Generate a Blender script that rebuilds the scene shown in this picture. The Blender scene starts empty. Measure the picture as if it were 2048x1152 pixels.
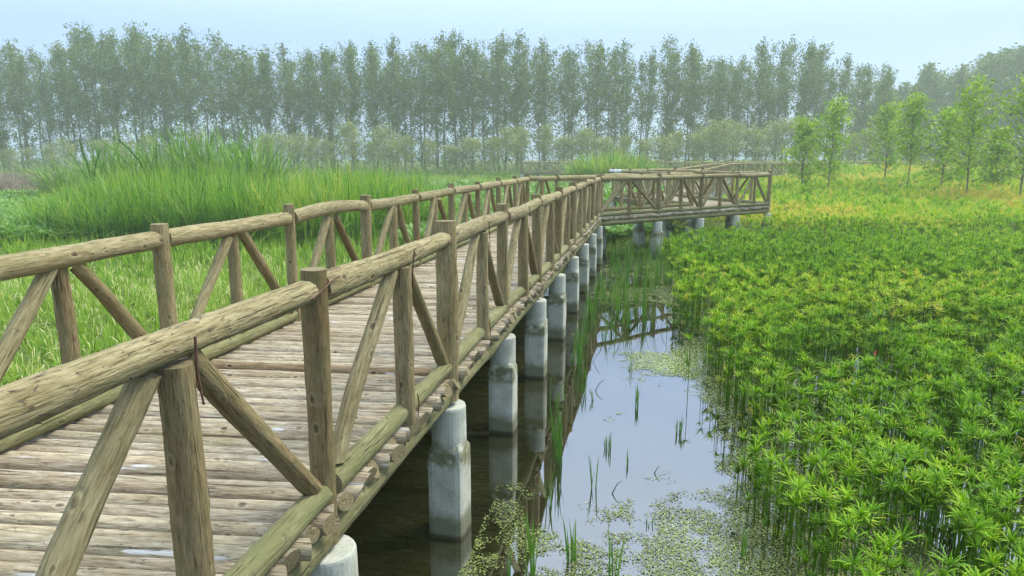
import bpy, math, random
import numpy as np
from mathutils import Vector
random.seed(7); RNG = np.random.default_rng(7)
S = bpy.context.scene
COL = S.collection
R = math.radians
EYE = 3.08; F = 1330.0; PITCH = .1948
DECK = 1.38; RAILZ = 2.455

def at(px, py, z):
    """the point of the horizontal plane z seen at photo pixel (px, py)"""
    u, v = (px-1024)/F, -(py-576)/F
    c, s = math.cos(PITCH), math.sin(PITCH)
    d = (u, c+v*s, -s+v*c)
    t = (z-EYE)/d[2]
    return Vector((d[0]*t, d[1]*t, z))
def atY(px, Y):
    return (px-1024)/F*(Y*math.cos(PITCH))

# ------------------------------------------------------------------ object helpers
def tag(o, label=None, cat=None, group=None, kind=None):
    if label: o['label'] = label
    if cat: o['category'] = cat
    if group: o['group'] = group
    if kind: o['kind'] = kind
    return o
def empty(name, loc=(0, 0, 0), rz=0):
    o = bpy.data.objects.new(name, None); COL.objects.link(o)
    o.location = loc; o.rotation_euler = (0, 0, rz); o.empty_display_size = .2
    return o
def copy_tree(o, parent=None):
    c = o.copy(); COL.objects.link(c)
    if parent: c.parent = parent
    for ch in o.children: copy_tree(ch, c)
    return c

class MB:
    """collects vertices, faces and vertex attributes; build() makes one mesh object"""
    def __init__(s): s.V = []; s.Q = []; s.T = []; s.A = {}; s.n = 0
    def add(s, V, Q=None, T=None, **attrs):
        V = np.asarray(V, float).reshape(-1, 3)
        if Q is not None and len(Q): s.Q.append(np.asarray(Q, int)+s.n)
        if T is not None and len(T): s.T.append(np.asarray(T, int)+s.n)
        for k, a in attrs.items():
            a = np.asarray(a, float)
            if a.ndim == 0: a = np.full(len(V), float(a))
            s.A.setdefault(k, []).append((s.n, a))
        s.V.append(V); s.n += len(V)
    def mesh(s, name, smooth=False, mat=None):
        me = bpy.data.meshes.new(name)
        V = np.concatenate(s.V) if s.V else np.zeros((0, 3))
        Q = np.concatenate(s.Q) if s.Q else np.zeros((0, 4), int)
        T = np.concatenate(s.T) if s.T else np.zeros((0, 3), int)
        me.vertices.add(len(V)); me.vertices.foreach_set('co', V.astype(np.float32).ravel())
        nl = Q.size+T.size; me.loops.add(nl)
        me.loops.foreach_set('vertex_index', np.concatenate([Q.ravel(), T.ravel()]).astype(np.int32))
        npoly = len(Q)+len(T); me.polygons.add(npoly)
        st = np.concatenate([np.arange(len(Q))*4, Q.size+np.arange(len(T))*3]).astype(np.int32)
        me.polygons.foreach_set('loop_start', st)
        me.polygons.foreach_set('use_smooth', np.full(npoly, smooth))
        me.update(calc_edges=True); me.validate()
        for k, lst in s.A.items():
            if lst[0][1].ndim == 2:
                buf = np.zeros((len(V), 3), np.float32)
                for o, a in lst: buf[o:o+len(a)] = a
                at_ = me.attributes.new(k, 'FLOAT_VECTOR', 'POINT'); at_.data.foreach_set('vector', buf.ravel())
            else:
                buf = np.zeros(len(V), np.float32)
                for o, a in lst: buf[o:o+len(a)] = a
                at_ = me.attributes.new(k, 'FLOAT', 'POINT'); at_.data.foreach_set('value', buf)
        if mat: me.materials.append(mat)
        return me
    def build(s, name, mat, parent=None, smooth=False, loc=None):
        o = bpy.data.objects.new(name, s.mesh(name, smooth, mat)); COL.objects.link(o)
        if parent: o.parent = parent
        if loc is not None: o.location = loc
        return o

# value noise (numpy)
_P = RNG.random((256, 256))
def vnoise(x, y):
    x = np.asarray(x, float); y = np.asarray(y, float)
    xi = np.floor(x).astype(int); yi = np.floor(y).astype(int)
    fx = x-xi; fy = y-yi; fx = fx*fx*(3-2*fx); fy = fy*fy*(3-2*fy)
    a = _P[xi & 255, yi & 255]; b = _P[(xi+1) & 255, yi & 255]
    c = _P[xi & 255, (yi+1) & 255]; d = _P[(xi+1) & 255, (yi+1) & 255]
    return (a*(1-fx)+b*fx)*(1-fy)+(c*(1-fx)+d*fx)*fy
def fbm(x, y, n=3):
    t = 0; w = 0
    for i in range(n):
        k = 2.0**i; t = t+vnoise(np.asarray(x)*k+17*i, np.asarray(y)*k+5*i)/k; w += 1/k
    return t/w
def sstep(a, b, x):
    t = np.clip((np.asarray(x, float)-a)/(b-a), 0, 1); return t*t*(3-2*t)

# ------------------------------------------------------------------ materials
def newmat(name):
    m = bpy.data.materials.new(name); m.use_nodes = True
    nt = m.node_tree; nt.nodes.clear()
    out = nt.nodes.new('ShaderNodeOutputMaterial')
    return m, nt, out
def N(nt, typ, **kw):
    n = nt.nodes.new('ShaderNode'+typ)
    for k, v in kw.items():
        if k in n.inputs.keys(): n.inputs[k].default_value = v
        else: setattr(n, k, v)
    return n
def ramp(nt, fac, stops):
    r = nt.nodes.new('ShaderNodeValToRGB')
    e = r.color_ramp.elements
    e[0].position = stops[0][0]; e[0].color = (*stops[0][1], 1)
    e[1].position = stops[-1][0]; e[1].color = (*stops[-1][1], 1)
    for p, c in stops[1:-1]:
        q = e.new(p); q.color = (*c, 1)
    nt.links.new(fac, r.inputs[0]); return r.outputs[0]
def math_(nt, op, a, b=None, clamp=False):
    n = nt.nodes.new('ShaderNodeMath'); n.operation = op; n.use_clamp = clamp
    for i, v in enumerate((a, b)):
        if v is None: continue
        if isinstance(v, (int, float)): n.inputs[i].default_value = v
        else: nt.links.new(v, n.inputs[i])
    return n.outputs[0]
def mix(nt, fac, a, b, blend='MIX'):
    n = nt.nodes.new('ShaderNodeMix'); n.data_type = 'RGBA'; n.blend_type = blend
    for i, v in ((0, fac), (6, a), (7, b)):
        if isinstance(v, (int, float)): n.inputs[i].default_value = v
        elif isinstance(v, tuple): n.inputs[i].default_value = (*v, 1)
        else: nt.links.new(v, n.inputs[i])
    return n.outputs[2]
def attr(nt, name):
    n = nt.nodes.new('ShaderNodeAttribute'); n.attribute_name = name; return n
def mapping(nt, vec, scale):
    n = nt.nodes.new('ShaderNodeMapping'); n.inputs['Scale'].default_value = scale
    nt.links.new(vec, n.inputs['Vector']); return n.outputs[0]
def noise(nt, vec, scale, detail=4, rough=.6):
    n = nt.nodes.new('ShaderNodeTexNoise'); n.inputs['Scale'].default_value = scale
    n.inputs['Detail'].default_value = detail; n.inputs['Roughness'].default_value = rough
    nt.links.new(vec, n.inputs['Vector']); return n.outputs[0]

def wood_mat(name, dark, mid, light, moss=.5, pale=0.0, bumpk=1.0, mosscol=(.15, .16, .065)):
    m, nt, out = newmat(name)
    lc = attr(nt, 'lc').outputs['Vector']; tone = attr(nt, 'tone').outputs['Fac']; cap = attr(nt, 'cap').outputs['Fac']
    fibre = noise(nt, mapping(nt, lc, (9, 75, 75)), 1.0, 6, .65)
    fine = noise(nt, mapping(nt, lc, (14, 170, 170)), 1.0, 3, .6)
    blot = noise(nt, mapping(nt, lc, (2.2, 6, 6)), 1.0, 4, .6)
    crack = noise(nt, mapping(nt, lc, (1.6, 60, 60)), 1.0, 2, .5)
    f = math_(nt, 'ADD', math_(nt, 'MULTIPLY', fibre, .7), math_(nt, 'MULTIPLY', fine, .3))
    c = ramp(nt, f, [(.32, dark), (.46, mid), (.66, light)])
    # individual log tone: darker/browner to paler/greyer
    tcol = ramp(nt, tone, [(0, (.62, .52, .42)), (.5, (1, 1, 1)), (1, (1.22, 1.2, 1.15))])
    c = mix(nt, 1.0, c, tcol, 'MULTIPLY')
    bl = ramp(nt, blot, [(.3, (.72, .66, .56)), (.55, (1, 1, 1)), (.75, (1.1, 1.1, 1.12))])
    c = mix(nt, .8, c, bl, 'MULTIPLY')
    # thin drying cracks
    ck = ramp(nt, crack, [(.31, (1, 1, 1)), (.345, (0, 0, 0))])
    c = mix(nt, math_(nt, 'MULTIPLY', ck, .7), c, (.03, .022, .014))
    # knots
    vor = nt.nodes.new('ShaderNodeTexVoronoi'); vor.inputs['Scale'].default_value = 1.0
    nt.links.new(mapping(nt, lc, (5.5, 9, 9)), vor.inputs['Vector'])
    kn = ramp(nt, vor.outputs['Distance'], [(.06, (1, 1, 1)), (.15, (0, 0, 0))])
    ring = ramp(nt, vor.outputs['Distance'], [(.12, (0, 0, 0)), (.17, (1, 1, 1)), (.24, (0, 0, 0))])
    c = mix(nt, math_(nt, 'MULTIPLY', ring, .35), c, light)
    c = mix(nt, math_(nt, 'MULTIPLY', kn, .8), c, (.055, .035, .02))
    spk = noise(nt, mapping(nt, lc, (26, 60, 60)), 1.0, 2, .5)
    sf = ramp(nt, spk, [(.30, (1, 1, 1)), (.345, (0, 0, 0))])
    c = mix(nt, math_(nt, 'MULTIPLY', sf, .6), c, (.05, .038, .022))
    # green algae
    ms = attr(nt, 'moss').outputs['Fac']
    mm = noise(nt, mapping(nt, lc, (4, 9, 9)), 1.0, 5, .7)
    mfac = math_(nt, 'MULTIPLY', math_(nt, 'SUBTRACT', math_(nt, 'ADD', mm, math_(nt, 'MULTIPLY', ms, .5)), .55, True), 3.0*moss, True)
    c = mix(nt, mfac, c, mosscol)
    if pale:
        pn = noise(nt, mapping(nt, lc, (2.0, 13, 13)), 1.0, 3, .5)
        pf = ramp(nt, pn, [(.665, (0, 0, 0)), (.70, (1, 1, 1))])
        c = mix(nt, math_(nt, 'MULTIPLY', pf, pale), c, (.66, .68, .70))
    # end grain
    rad = attr(nt, 'rad').outputs['Fac']
    wv = math_(nt, 'SINE', math_(nt, 'MULTIPLY', math_(nt, 'ADD', rad, math_(nt, 'MULTIPLY', blot, .12)), 55))
    eg = ramp(nt, math_(nt, 'ADD', math_(nt, 'MULTIPLY', wv, .3), fine), [(.2, (.08, .06, .03)), (.6, (.25, .21, .11)), (1, (.46, .40, .24))])
    c = mix(nt, cap, c, eg)
    bs = nt.nodes.new('ShaderNodeBsdfPrincipled'); nt.links.new(c, bs.inputs['Base Color'])
    bs.inputs['Roughness'].default_value = .82
    bs.inputs['Specular IOR Level'].default_value = .25
    h = math_(nt, 'SUBTRACT', math_(nt, 'ADD', math_(nt, 'MULTIPLY', fibre, .7), math_(nt, 'MULTIPLY', fine, .35)), math_(nt, 'MULTIPLY', ck, .5))
    h = math_(nt, 'SUBTRACT', h, math_(nt, 'MULTIPLY', kn, .25))
    h = math_(nt, 'ADD', h, math_(nt, 'MULTIPLY', ring, .25))
    b = nt.nodes.new('ShaderNodeBump'); b.inputs['Strength'].default_value = .75*bumpk; b.inputs['Distance'].default_value = .012
    nt.links.new(h, b.inputs['Height']); nt.links.new(b.outputs[0], bs.inputs['Normal'])
    nt.links.new(bs.outputs[0], out.inputs[0])
    return m

def leaf_mat(name, stops, trans=.3, rough=.55, spec=.3, tcol=1.3):
    m, nt, out = newmat(name)
    t = attr(nt, 'tint').outputs['Fac']
    c = ramp(nt, t, stops)
    bs = nt.nodes.new('ShaderNodeBsdfPrincipled'); nt.links.new(c, bs.inputs['Base Color'])
    bs.inputs['Roughness'].default_value = rough; bs.inputs['Specular IOR Level'].default_value = spec
    tr = nt.nodes.new('ShaderNodeBsdfTranslucent')
    c2 = mix(nt, 1.0, c, (tcol, tcol*1.05, tcol*.6), 'MULTIPLY'); nt.links.new(c2, tr.inputs[0])
    mx = nt.nodes.new('ShaderNodeMixShader'); mx.inputs[0].default_value = trans
    nt.links.new(bs.outputs[0], mx.inputs[1]); nt.links.new(tr.outputs[0], mx.inputs[2])
    nt.links.new(mx.outputs[0], out.inputs[0])
    return m
def plain(name, col, rough=.8, metal=0, var=.25, scale=8, bump=.2):
    m, nt, out = newmat(name)
    tc = nt.nodes.new('ShaderNodeTexCoord')
    n = noise(nt, tc.outputs['Object'], scale, 5, .65)
    c = ramp(nt, n, [(.3, tuple(x*(1-var) for x in col)), (.7, tuple(min(1, x*(1+var)) for x in col))])
    bs = nt.nodes.new('ShaderNodeBsdfPrincipled'); nt.links.new(c, bs.inputs['Base Color'])
    bs.inputs['Roughness'].default_value = rough; bs.inputs['Metallic'].default_value = metal
    b = nt.nodes.new('ShaderNodeBump'); b.inputs['Strength'].default_value = bump; b.inputs['Distance'].default_value = .01
    nt.links.new(n, b.inputs['Height']); nt.links.new(b.outputs[0], bs.inputs['Normal'])
    nt.links.new(bs.outputs[0], out.inputs[0]); return m

M_RAIL = wood_mat('weathered_rail_wood', (.07, .054, .024), (.225, .19, .098), (.38, .345, .205), moss=.4, bumpk=1.6)
M_POST = wood_mat('weathered_post_wood', (.075, .052, .022), (.225, .178, .090), (.36, .305, .17), moss=.55, bumpk=1.5)
M_DECK = wood_mat('deck_log_wood', (.085, .065, .038), (.33, .285, .205), (.56, .51, .40), moss=.2, pale=.8, bumpk=1.5)
M_KERB = wood_mat('mossy_kerb_wood', (.055, .05, .025), (.19, .18, .09), (.36, .34, .20), moss=.75, bumpk=1.9)
M_RUST = plain('rusty_iron', (.10, .045, .03), .7, .3, .4, 30)
M_BARKDARK = plain('peeling_bark', (.10, .075, .05), .9, 0, .4, 40)
M_TRUNK = plain('tree_bark', (.13, .12, .09), .9, 0, .3, 3)
M_PALETRUNK = plain('pale_bark', (.33, .32, .25), .9, 0, .3, 3)

def concrete_mat():
    m, nt, out = newmat('stained_concrete')
    g = nt.nodes.new('ShaderNodeNewGeometry'); tc = nt.nodes.new('ShaderNodeTexCoord')
    sp = nt.nodes.new('ShaderNodeSeparateXYZ'); nt.links.new(g.outputs['Position'], sp.inputs[0])
    n1 = noise(nt, g.outputs['Position'], 5, 6, .65); n2 = noise(nt, g.outputs['Position'], 60, 3, .6)
    n3 = noise(nt, g.outputs['Position'], 9, 4, .7)
    c = ramp(nt, n1, [(.3, (.28, .295, .22)), (.5, (.43, .45, .37)), (.72, (.56, .575, .50))])
    c = mix(nt, .25, c, ramp(nt, n2, [(.35, (.2, .2, .17)), (.6, (.5, .5, .47))]))
    z = sp.outputs[2]
    # algae at the waterline
    a = math_(nt, 'SUBTRACT', math_(nt, 'ADD', .16, math_(nt, 'MULTIPLY', n3, .22)), z)
    a = math_(nt, 'MULTIPLY', a, 9, True)
    c = mix(nt, math_(nt, 'MULTIPLY', a, .8), c, (.085, .09, .03))
    wl = math_(nt, 'MULTIPLY', math_(nt, 'SUBTRACT', math_(nt, 'ADD', .035, math_(nt, 'MULTIPLY', n3, .03)), z), 40, True)
    c = mix(nt, wl, c, (.04, .035, .015))
    # moss band beneath the collar
    d = math_(nt, 'ABSOLUTE', math_(nt, 'SUBTRACT', z, math_(nt, 'ADD', .60, math_(nt, 'MULTIPLY', n1, .22))))
    bnd = math_(nt, 'MULTIPLY', math_(nt, 'SUBTRACT', .14, d), 12, True)
    bnd = math_(nt, 'MULTIPLY', bnd, math_(nt, 'MULTIPLY', math_(nt, 'SUBTRACT', n3, .38, True), 7, True))
    c = mix(nt, math_(nt, 'MULTIPLY', bnd, .85), c, (.12, .115, .04))
    bs = nt.nodes.new('ShaderNodeBsdfPrincipled'); nt.links.new(c, bs.inputs['Base Color']); bs.inputs['Roughness'].default_value = .85
    b = nt.nodes.new('ShaderNodeBump'); b.inputs['Strength'].default_value = .5; b.inputs['Distance'].default_value = .012
    nt.links.new(math_(nt, 'ADD', n1, math_(nt, 'MULTIPLY', n2, .3)), b.inputs['Height']); nt.links.new(b.outputs[0], bs.inputs['Normal'])
    nt.links.new(bs.outputs[0], out.inputs[0]); return m
M_CONC = concrete_mat()

def ground_mat():
    m, nt, out = newmat('marsh_soil')
    g = nt.nodes.new('ShaderNodeNewGeometry')
    n1 = noise(nt, g.outputs['Position'], .35, 6, .65); n2 = noise(nt, g.outputs['Position'], 5, 6, .7)
    c = ramp(nt, n1, [(.35, (.06, .09, .02)), (.55, (.10, .15, .03)), (.7, (.12, .13, .05))])
    c = mix(nt, .5, c, ramp(nt, n2, [(.35, (.04, .05, .015)), (.65, (.13, .18, .045))]))
    bs = nt.nodes.new('ShaderNodeBsdfPrincipled'); nt.links.new(c, bs.inputs['Base Color']); bs.inputs['Roughness'].default_value = 1
    bs.inputs['Specular IOR Level'].default_value = .1
    nt.links.new(bs.outputs[0], out.inputs[0]); return m
def water_mat():
    m, nt, out = newmat('pond_water')
    g = nt.nodes.new('ShaderNodeNewGeometry')
    n1 = noise(nt, g.outputs['Position'], .8, 4, .6)
    n2 = noise(nt, mapping(nt, g.outputs['Position'], (1, .5, 1)), 2.2, 2, .5)
    c = ramp(nt, n1, [(.35, (.010, .012, .004)), (.7, (.028, .028, .009))])
    bs = nt.nodes.new('ShaderNodeBsdfPrincipled'); nt.links.new(c, bs.inputs['Base Color'])
    bs.inputs['Roughness'].default_value = .015; bs.inputs['IOR'].default_value = 3.7
    b = nt.nodes.new('ShaderNodeBump'); b.inputs['Strength'].default_value = .05; b.inputs['Distance'].default_value = .02
    nt.links.new(n2, b.inputs['Height']); nt.links.new(b.outputs[0], bs.inputs['Normal'])
    nt.links.new(bs.outputs[0], out.inputs[0]); return m

# ------------------------------------------------------------------ log geometry
def frame(d):
    d = d/np.linalg.norm(d)
    up = np.array([0, 0, 1.]) if abs(d[2]) < .9 else np.array([1., 0, 0])
    a = np.cross(d, up); a /= np.linalg.norm(a); b = np.cross(a, d)
    return d, a, b
def add_log(mb, p0, p1, r0, r1=None, ns=12, nl=10, bend=.01, rough=.05, moss=.3, tone=None, tilt0=0., tilt1=0., rng=RNG, flat=0.):
    p0 = np.array(p0, float); p1 = np.array(p1, float); r1 = r0 if r1 is None else r1
    L = np.linalg.norm(p1-p0); d, a, b = frame(p1-p0)
    t = np.linspace(0, 1, nl+1); th = np.linspace(0, 2*np.pi, ns, endpoint=False)
    ph = rng.random(8)*6.28; bd = rng.normal(0, 1, 4)
    T, TH = np.meshgrid(t, th, indexing='ij')
    rad = (r0+(r1-r0)*T)*(1+rough*(.5*np.sin(2*TH+ph[0]+T*2)+.35*np.sin(3*TH+ph[1]-T*4)+.3*np.sin(TH+ph[2]+T*L*5)+.35*np.sin(5*TH+ph[3]+T*L*7)+.5*np.sin(T*L*6+ph[4])))
    rad *= 1+rough*.35*rng.normal(0, 1, rad.shape)
    off = bend*(np.sin(np.pi*t)*bd[0]+.4*np.sin(2*np.pi*t+ph[5])*bd[1]-.4*np.sin(ph[5])*bd[1]*(1-2*t*0))
    off2 = bend*(np.sin(np.pi*t)*bd[2])
    tt = T*L
    tt = tt+np.where(T == 0, tilt0*np.cos(TH+ph[6])*rad, 0)+np.where(T == 1, tilt1*np.cos(TH+ph[7])*rad, 0)
    C = p0+tt[..., None]*d
    V = C+(rad*np.cos(TH)+off[:, None])[..., None]*a+(rad*np.sin(TH)*(1-flat)+off2[:, None])[..., None]*b
    V2 = V.reshape(-1, 3)
    i = np.arange(nl)[:, None]*ns; j = np.arange(ns)[None, :]; jn = (j+1) % ns
    Q = np.stack([i+j, i+jn, i+ns+jn, i+ns+j], -1).reshape(-1, 4)
    lo = rng.random(3)*50
    lc = np.stack([tt, rad*np.cos(TH), rad*np.sin(TH)], -1).reshape(-1, 3)+lo
    tone = rng.random() if tone is None else tone
    mb.add(V2, Q=Q, lc=lc, tone=tone, cap=0., moss=moss, rad=0.)
    for e in (0, 1):
        ringv = V[0] if e == 0 else V[-1]
        cen = ringv.mean(0)
        n = len(ringv); VV = np.vstack([ringv, cen+(ringv-cen)*.55, cen[None]])
        k = np.arange(n); kn = (k+1) % n
        Q1 = np.stack([k, kn, n+kn, n+k], -1); T1 = np.stack([n+k, n+kn, np.full(n, 2*n)], -1)
        if e == 0: Q1 = Q1[:, ::-1]; T1 = T1[:, ::-1]
        rr = np.concatenate([np.ones(n), np.full(n, .55), [0.]])
        mb.add(VV, Q=Q1, T=T1, lc=(VV-cen)+lo, tone=tone, cap=1., moss=moss, rad=rr)
def log_obj(name, mat, parent, *a, **k):
    mb = MB(); add_log(mb, *a, **k)
    return mb.build(name, mat, parent, smooth=True)

# ------------------------------------------------------------------ railings
def railing(name, label, pts, outward, res=2, group='log railings of the boardwalk', base=DECK, post_r=.062, tall=.13, jit=1.0, skip_end=False, posts_over=None, thick=None, near=None, tops={}):
    """pts: main post positions (x, y). outward: unit vector away from the deck"""
    root = empty(name, (pts[0][0], pts[0][1], base)); tag(root, label, 'railing', group)
    ns, nl = {3: (24, 26), 2: (14, 10), 1: (8, 3), 0: (6, 1)}[res]
    O = np.array([pts[0][0], pts[0][1], base]); rz = RAILZ-DECK+base
    rl = np.array([outward[0], outward[1], 0.])
    P = [np.array([x, y, 0.]) for x, y in pts]
    r = random.Random(hash(label) % 1000 if False else len(label)*7+len(pts))
    rails = []
    zz = [rz+r.uniform(-.012, .012)*jit for _ in P]
    for i, p in enumerate(P):
        pr = post_r*r.uniform(.9, 1.15)
        if thick and i in thick: pr = thick[i]
        lean = np.array([r.uniform(-.012, .012), r.uniform(-.012, .012), 0])*jit
        if not (skip_end and i == len(P)-1):
            log_obj('post', M_POST, root, p+[0, 0, base-.22]-O-lean, p+[0, 0, zz[i]+tops.get(i, tall*r.uniform(.85, 1.15))]-O+lean, pr*1.04, pr*.97, ns=ns, nl=nl, bend=.004, rough=.05, moss=.25, tone=r.uniform(.1, .8))
    for i in range(len(P)-1):
        p, q = P[i], P[i+1]; d = q-p; L = np.linalg.norm(d); d = d/L
        mid = (p+q)/2+d*r.uniform(-.05, .05)
        rr = .072*r.uniform(.93, 1.07)*(1.35 if res == 0 else 1)
        if near and i in near: rr, ms, fs = near[i]; mid = mid+d*ms
        else: fs = 0
        a = p+d*(post_r*.75); b = q-d*(post_r*.75)
        log_obj('handrail', M_RAIL, root, a+[0, 0, zz[i]]-O, b+[0, 0, zz[i+1]]-O, rr*1.04, rr*.95, ns=ns if res < 3 else 32, nl=nl if res < 3 else 44, bend=.014*jit, rough=.05, moss=.25, tone=r.uniform(.45, .9))
        # kerb log lying on the deck edge
        log_obj('kerb_log', M_KERB, root, a+[0, 0, base+.062]-O, b+[0, 0, base+.062]-O, .066*r.uniform(.9, 1.1), .058, ns=ns, nl=nl, bend=.006, rough=.06, moss=.6, tone=r.uniform(.4, .9), tilt0=.3, tilt1=.3)
        zr = (zz[i]+zz[i+1])/2
        # short middle post
        sr = .058*r.uniform(.92, 1.12); mp = mid+rl*.025
        log_obj('short_post', M_POST, root, mp+[0, 0, base+.0]-O, mp+[0, 0, zr-rr*.9]-O, sr*1.05, sr*.95, ns=ns, nl=nl, bend=.003, rough=.05, moss=.2, tone=r.uniform(.2, .8))
        for s in (-1, 1):
            foot = (p if s < 0 else q)-d*s*(post_r+.05)+(d*fs if s < 0 else 0)
            top = mid+d*s*(sr+(.02 if fs and s < 0 else .045))
            log_obj('brace', M_POST if s > 0 else M_RAIL, root, foot-rl*.01+[0, 0, base+.13]-O, top-rl*.01+[0, 0, zr-rr*.95]-O, .05*r.uniform(.9, 1.1), .044*r.uniform(.9, 1.1), ns=ns, nl=nl, bend=.012*jit, rough=.06, moss=.3, tone=r.uniform(.35, .8) if s < 0 else r.uniform(0, .4), tilt0=.5, tilt1=.7)
        if res >= 2:
            # rusty reinforcing rods nailed through the joints
            sp = mid+rl*(sr+.03)+d*(sr*.6)
            for (z0, z1, off) in ((zr+.035, zr-.20, 0), (base+.17, base+.02, .0)):
                mb = MB(); e = np.array([r.uniform(-.01, .01), r.uniform(-.01, .01), 0])
                add_log(mb, sp+d*off+[0, 0, z0]-O+e, sp+d*off+[0, 0, z1]-O-e,   .0048, .004, ns=6, nl=5, bend=.006, rough=.1)
                mb.build('spike', M_RUST, root, smooth=True)
            mb = MB(); c = q+rl*(post_r+.012)
            add_log(mb, c-d*.15+[0, 0, zz[i+1]-.012]-O, c+d*.13+[0, 0, zz[i+1]+.045]-O, .0048, .004, ns=6, nl=5, bend=.006, rough=.1)
            mb.build('spike', M_RUST, root, smooth=True)
    return root

def outn(d, side):  # side +1: right of travel direction
    d = np.array(d, float); d /= np.linalg.norm(d)
    return np.array([d[1], -d[0]])*side

CR = np.array([2.48, 19.2]); CL = np.array([.45, 19.5])
TT = np.array([9.15, 23.9]); II = np.array([6.36, 23.6])
dA = (CR-np.array([-.94, 3.08])); LA = np.linalg.norm(dA); dA /= LA
# near boardwalk, right side: post positions
AR = [(-.94+.2122*2.015*k, 3.08+2.015*k) for k in range(-2, 9)]; AR[-1] = tuple(CR)
AR[3] = (-.515, 5.10); AR[4] = (-.10, 7.2)
AL = [(-2.69+.219*1.806*k, 5.05+1.806*k) for k in range(-4, 9)]; AL[-1] = tuple(CL)
def along(a, b, ts): return [tuple(np.array(a)+(np.array(b)-np.array(a))*t) for t in ts]
BR = along(CR, TT, (0, .305, .549, .777, 1))
BL = along(CL, II, (0, .15, .40, .64, .82, 1))
E1 = np.array([4.55, 30.2]); E2 = np.array([7.15, 29.6])
CLf = along(II, E1, (0, .25, .5, .75, 1)); CBk = along(TT, E2, (0, .34, .67, 1))
G1 = np.array([8.1, 33.4]); G2 = np.array([8.9, 31.4])
DL = [tuple(E1), tuple((E1+G1)/2)]+along(G1, (17.3, 58.5), np.linspace(0, 1, 13))
DR = [tuple(E2)]+along(G2, (19.6, 60.8), np.linspace(0, 1, 14))
FL = along((17.3, 58.5), (30.2, 68.5), np.linspace(0, 1, 8)); FR = along((19.6, 60.8), (31.2, 66.6), np.linspace(0, 1, 7))
EF = along((1.15, 76), (62, 76.5), np.linspace(0, 1, 31)); EB = along((1.0, 78.2), (62, 78.7), np.linspace(0, 1, 31))

railing('railing', 'thick log railing on the pond side of the near boardwalk, with rusty rods', AR, outn(dA, 1), res=3, posts_over=True, post_r=.064, thick={2: .062, 3: .084}, near={1: (.059, .075, .15), 2: (.067, 0, .03)}, tops={2: .10, 3: .14})
railing('railing', 'log railing on the grassy side of the near boardwalk', AL, outn(dA, -1), res=2, post_r=.06)
dB = TT-CR
railing('railing', 'log railing on the pond side of the crossing boardwalk after the first bend', BR, outn(dB, 1), res=2, post_r=.066)
RC = None
railing('railing', 'log railing on the far side of the crossing boardwalk, before green leafy plants', BL, outn(dB, -1), res=2, post_r=.058)
dC = E1-II
rc = railing('railing', 'log railing of the third boardwalk leg ending in a pale white log tip', CLf, outn(dC, -1), res=1)
_e = np.array([*(E1-CLf[0]), RAILZ-DECK]); _d = np.array([*(dC/np.linalg.norm(dC)), 0.])
log_obj('rail_tip', plain('white_painted_wood', (.62, .64, .66), .6), rc, _e-_d*.9, _e+_d*.35, .082, .08, ns=12, nl=3, bend=0)
railing('railing', 'log railing from the sharp far corner back along the third boardwalk leg', CBk, outn(dC, 1), res=1)
railing('railing', 'far log railing climbing away on the left side of the fourth boardwalk leg', DL, outn((11, 29), -1), res=1)
railing('railing', 'far log railing climbing away on the right side of the fourth boardwalk leg', DR, outn((11, 29), 1), res=1)
railing('railing', 'distant log railing on the far side of the fifth boardwalk leg', FL, outn((10, 6), -1), res=1)
railing('railing', 'distant log railing on the near side of the fifth boardwalk leg beside the sedge field', FR, outn((10, 6), 1), res=1)
railing('railing', 'thin front railing of the straight boardwalk in front of the pale saplings', EF, (0, -1), res=0)
railing('railing', 'thin back railing of the straight boardwalk in front of the pale saplings', EB, (0, 1), res=0)

# ------------------------------------------------------------------ boardwalk decks, beams and piles
def pile_mesh(seed, top, cyl=.36, w=.147, bot=-.9):
    rng = np.random.default_rng(seed); mb = MB()
    n = 32; th = np.linspace(0, 2*np.pi, n, endpoint=False)
    def sq(u, ww):  # rounded square
        c, s_ = np.cos(th), np.sin(th); p = 9.
        k = (np.abs(c)**p+np.abs(s_)**p)**(-1/p)
        return np.stack([c*k*ww, s_*k*ww], -1)
    circ = np.stack([np.cos(th), np.sin(th)], -1)
    prof = [(bot, 1, w*1.02), (.02, 1, w*1.0), (.2, 1, w), (.4, 1, w), (top-cyl-.05, 1, w*1.0), (top-cyl-.015, 1, w*.99),
            (top-cyl+.012, .5, w*.985), (top-cyl+.03, .1, w*.98), (top-cyl+.06, 0, w*.97), (top-cyl+.2, 0, w*.965), (top-.02, 0, w*.96), (top-.006, 0, w*.93), (top, 0, w*.88)]
    rings = []
    for z, s_, ww in prof:
        q = sq(0, ww)*s_+circ*ww*(1-s_)
        j = .002 if abs(z-(top-cyl)) > .06 else .004
        wob = 1+rng.normal(0, j/ww*.35, n)
        zz = z+(rng.normal(0, .004, n)+.022*np.sin(th*2+seed)+.012*np.sin(th*5+seed*2) if abs(z-(top-cyl)) <= .06 else 0)
        rings.append(np.column_stack([q*wob[:, None], np.full(n, z)+zz-z if np.ndim(zz) else np.full(n, z)]))
    V = np.vstack(rings+[np.array([[0, 0, top]])]); m = len(prof)
    i = np.arange(m-1)[:, None]*n; j = np.arange(n)[None]; jn = (j+1) % n
    Q = np.stack([i+j, i+jn, i+n+jn, i+n+j], -1).reshape(-1, 4)
    k = np.arange(n); T = np.stack([(m-1)*n+k, (m-1)*n+(k+1) % n, np.full(n, m*n)], -1)
    mb.add(V, Q=Q, T=T)
    return mb.mesh('pile', False, M_CONC)
PILES = [pile_mesh(i+3, DECK-.26, cyl=.33+.05*math.sin(i*2.3)) for i in range(5)]
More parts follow.
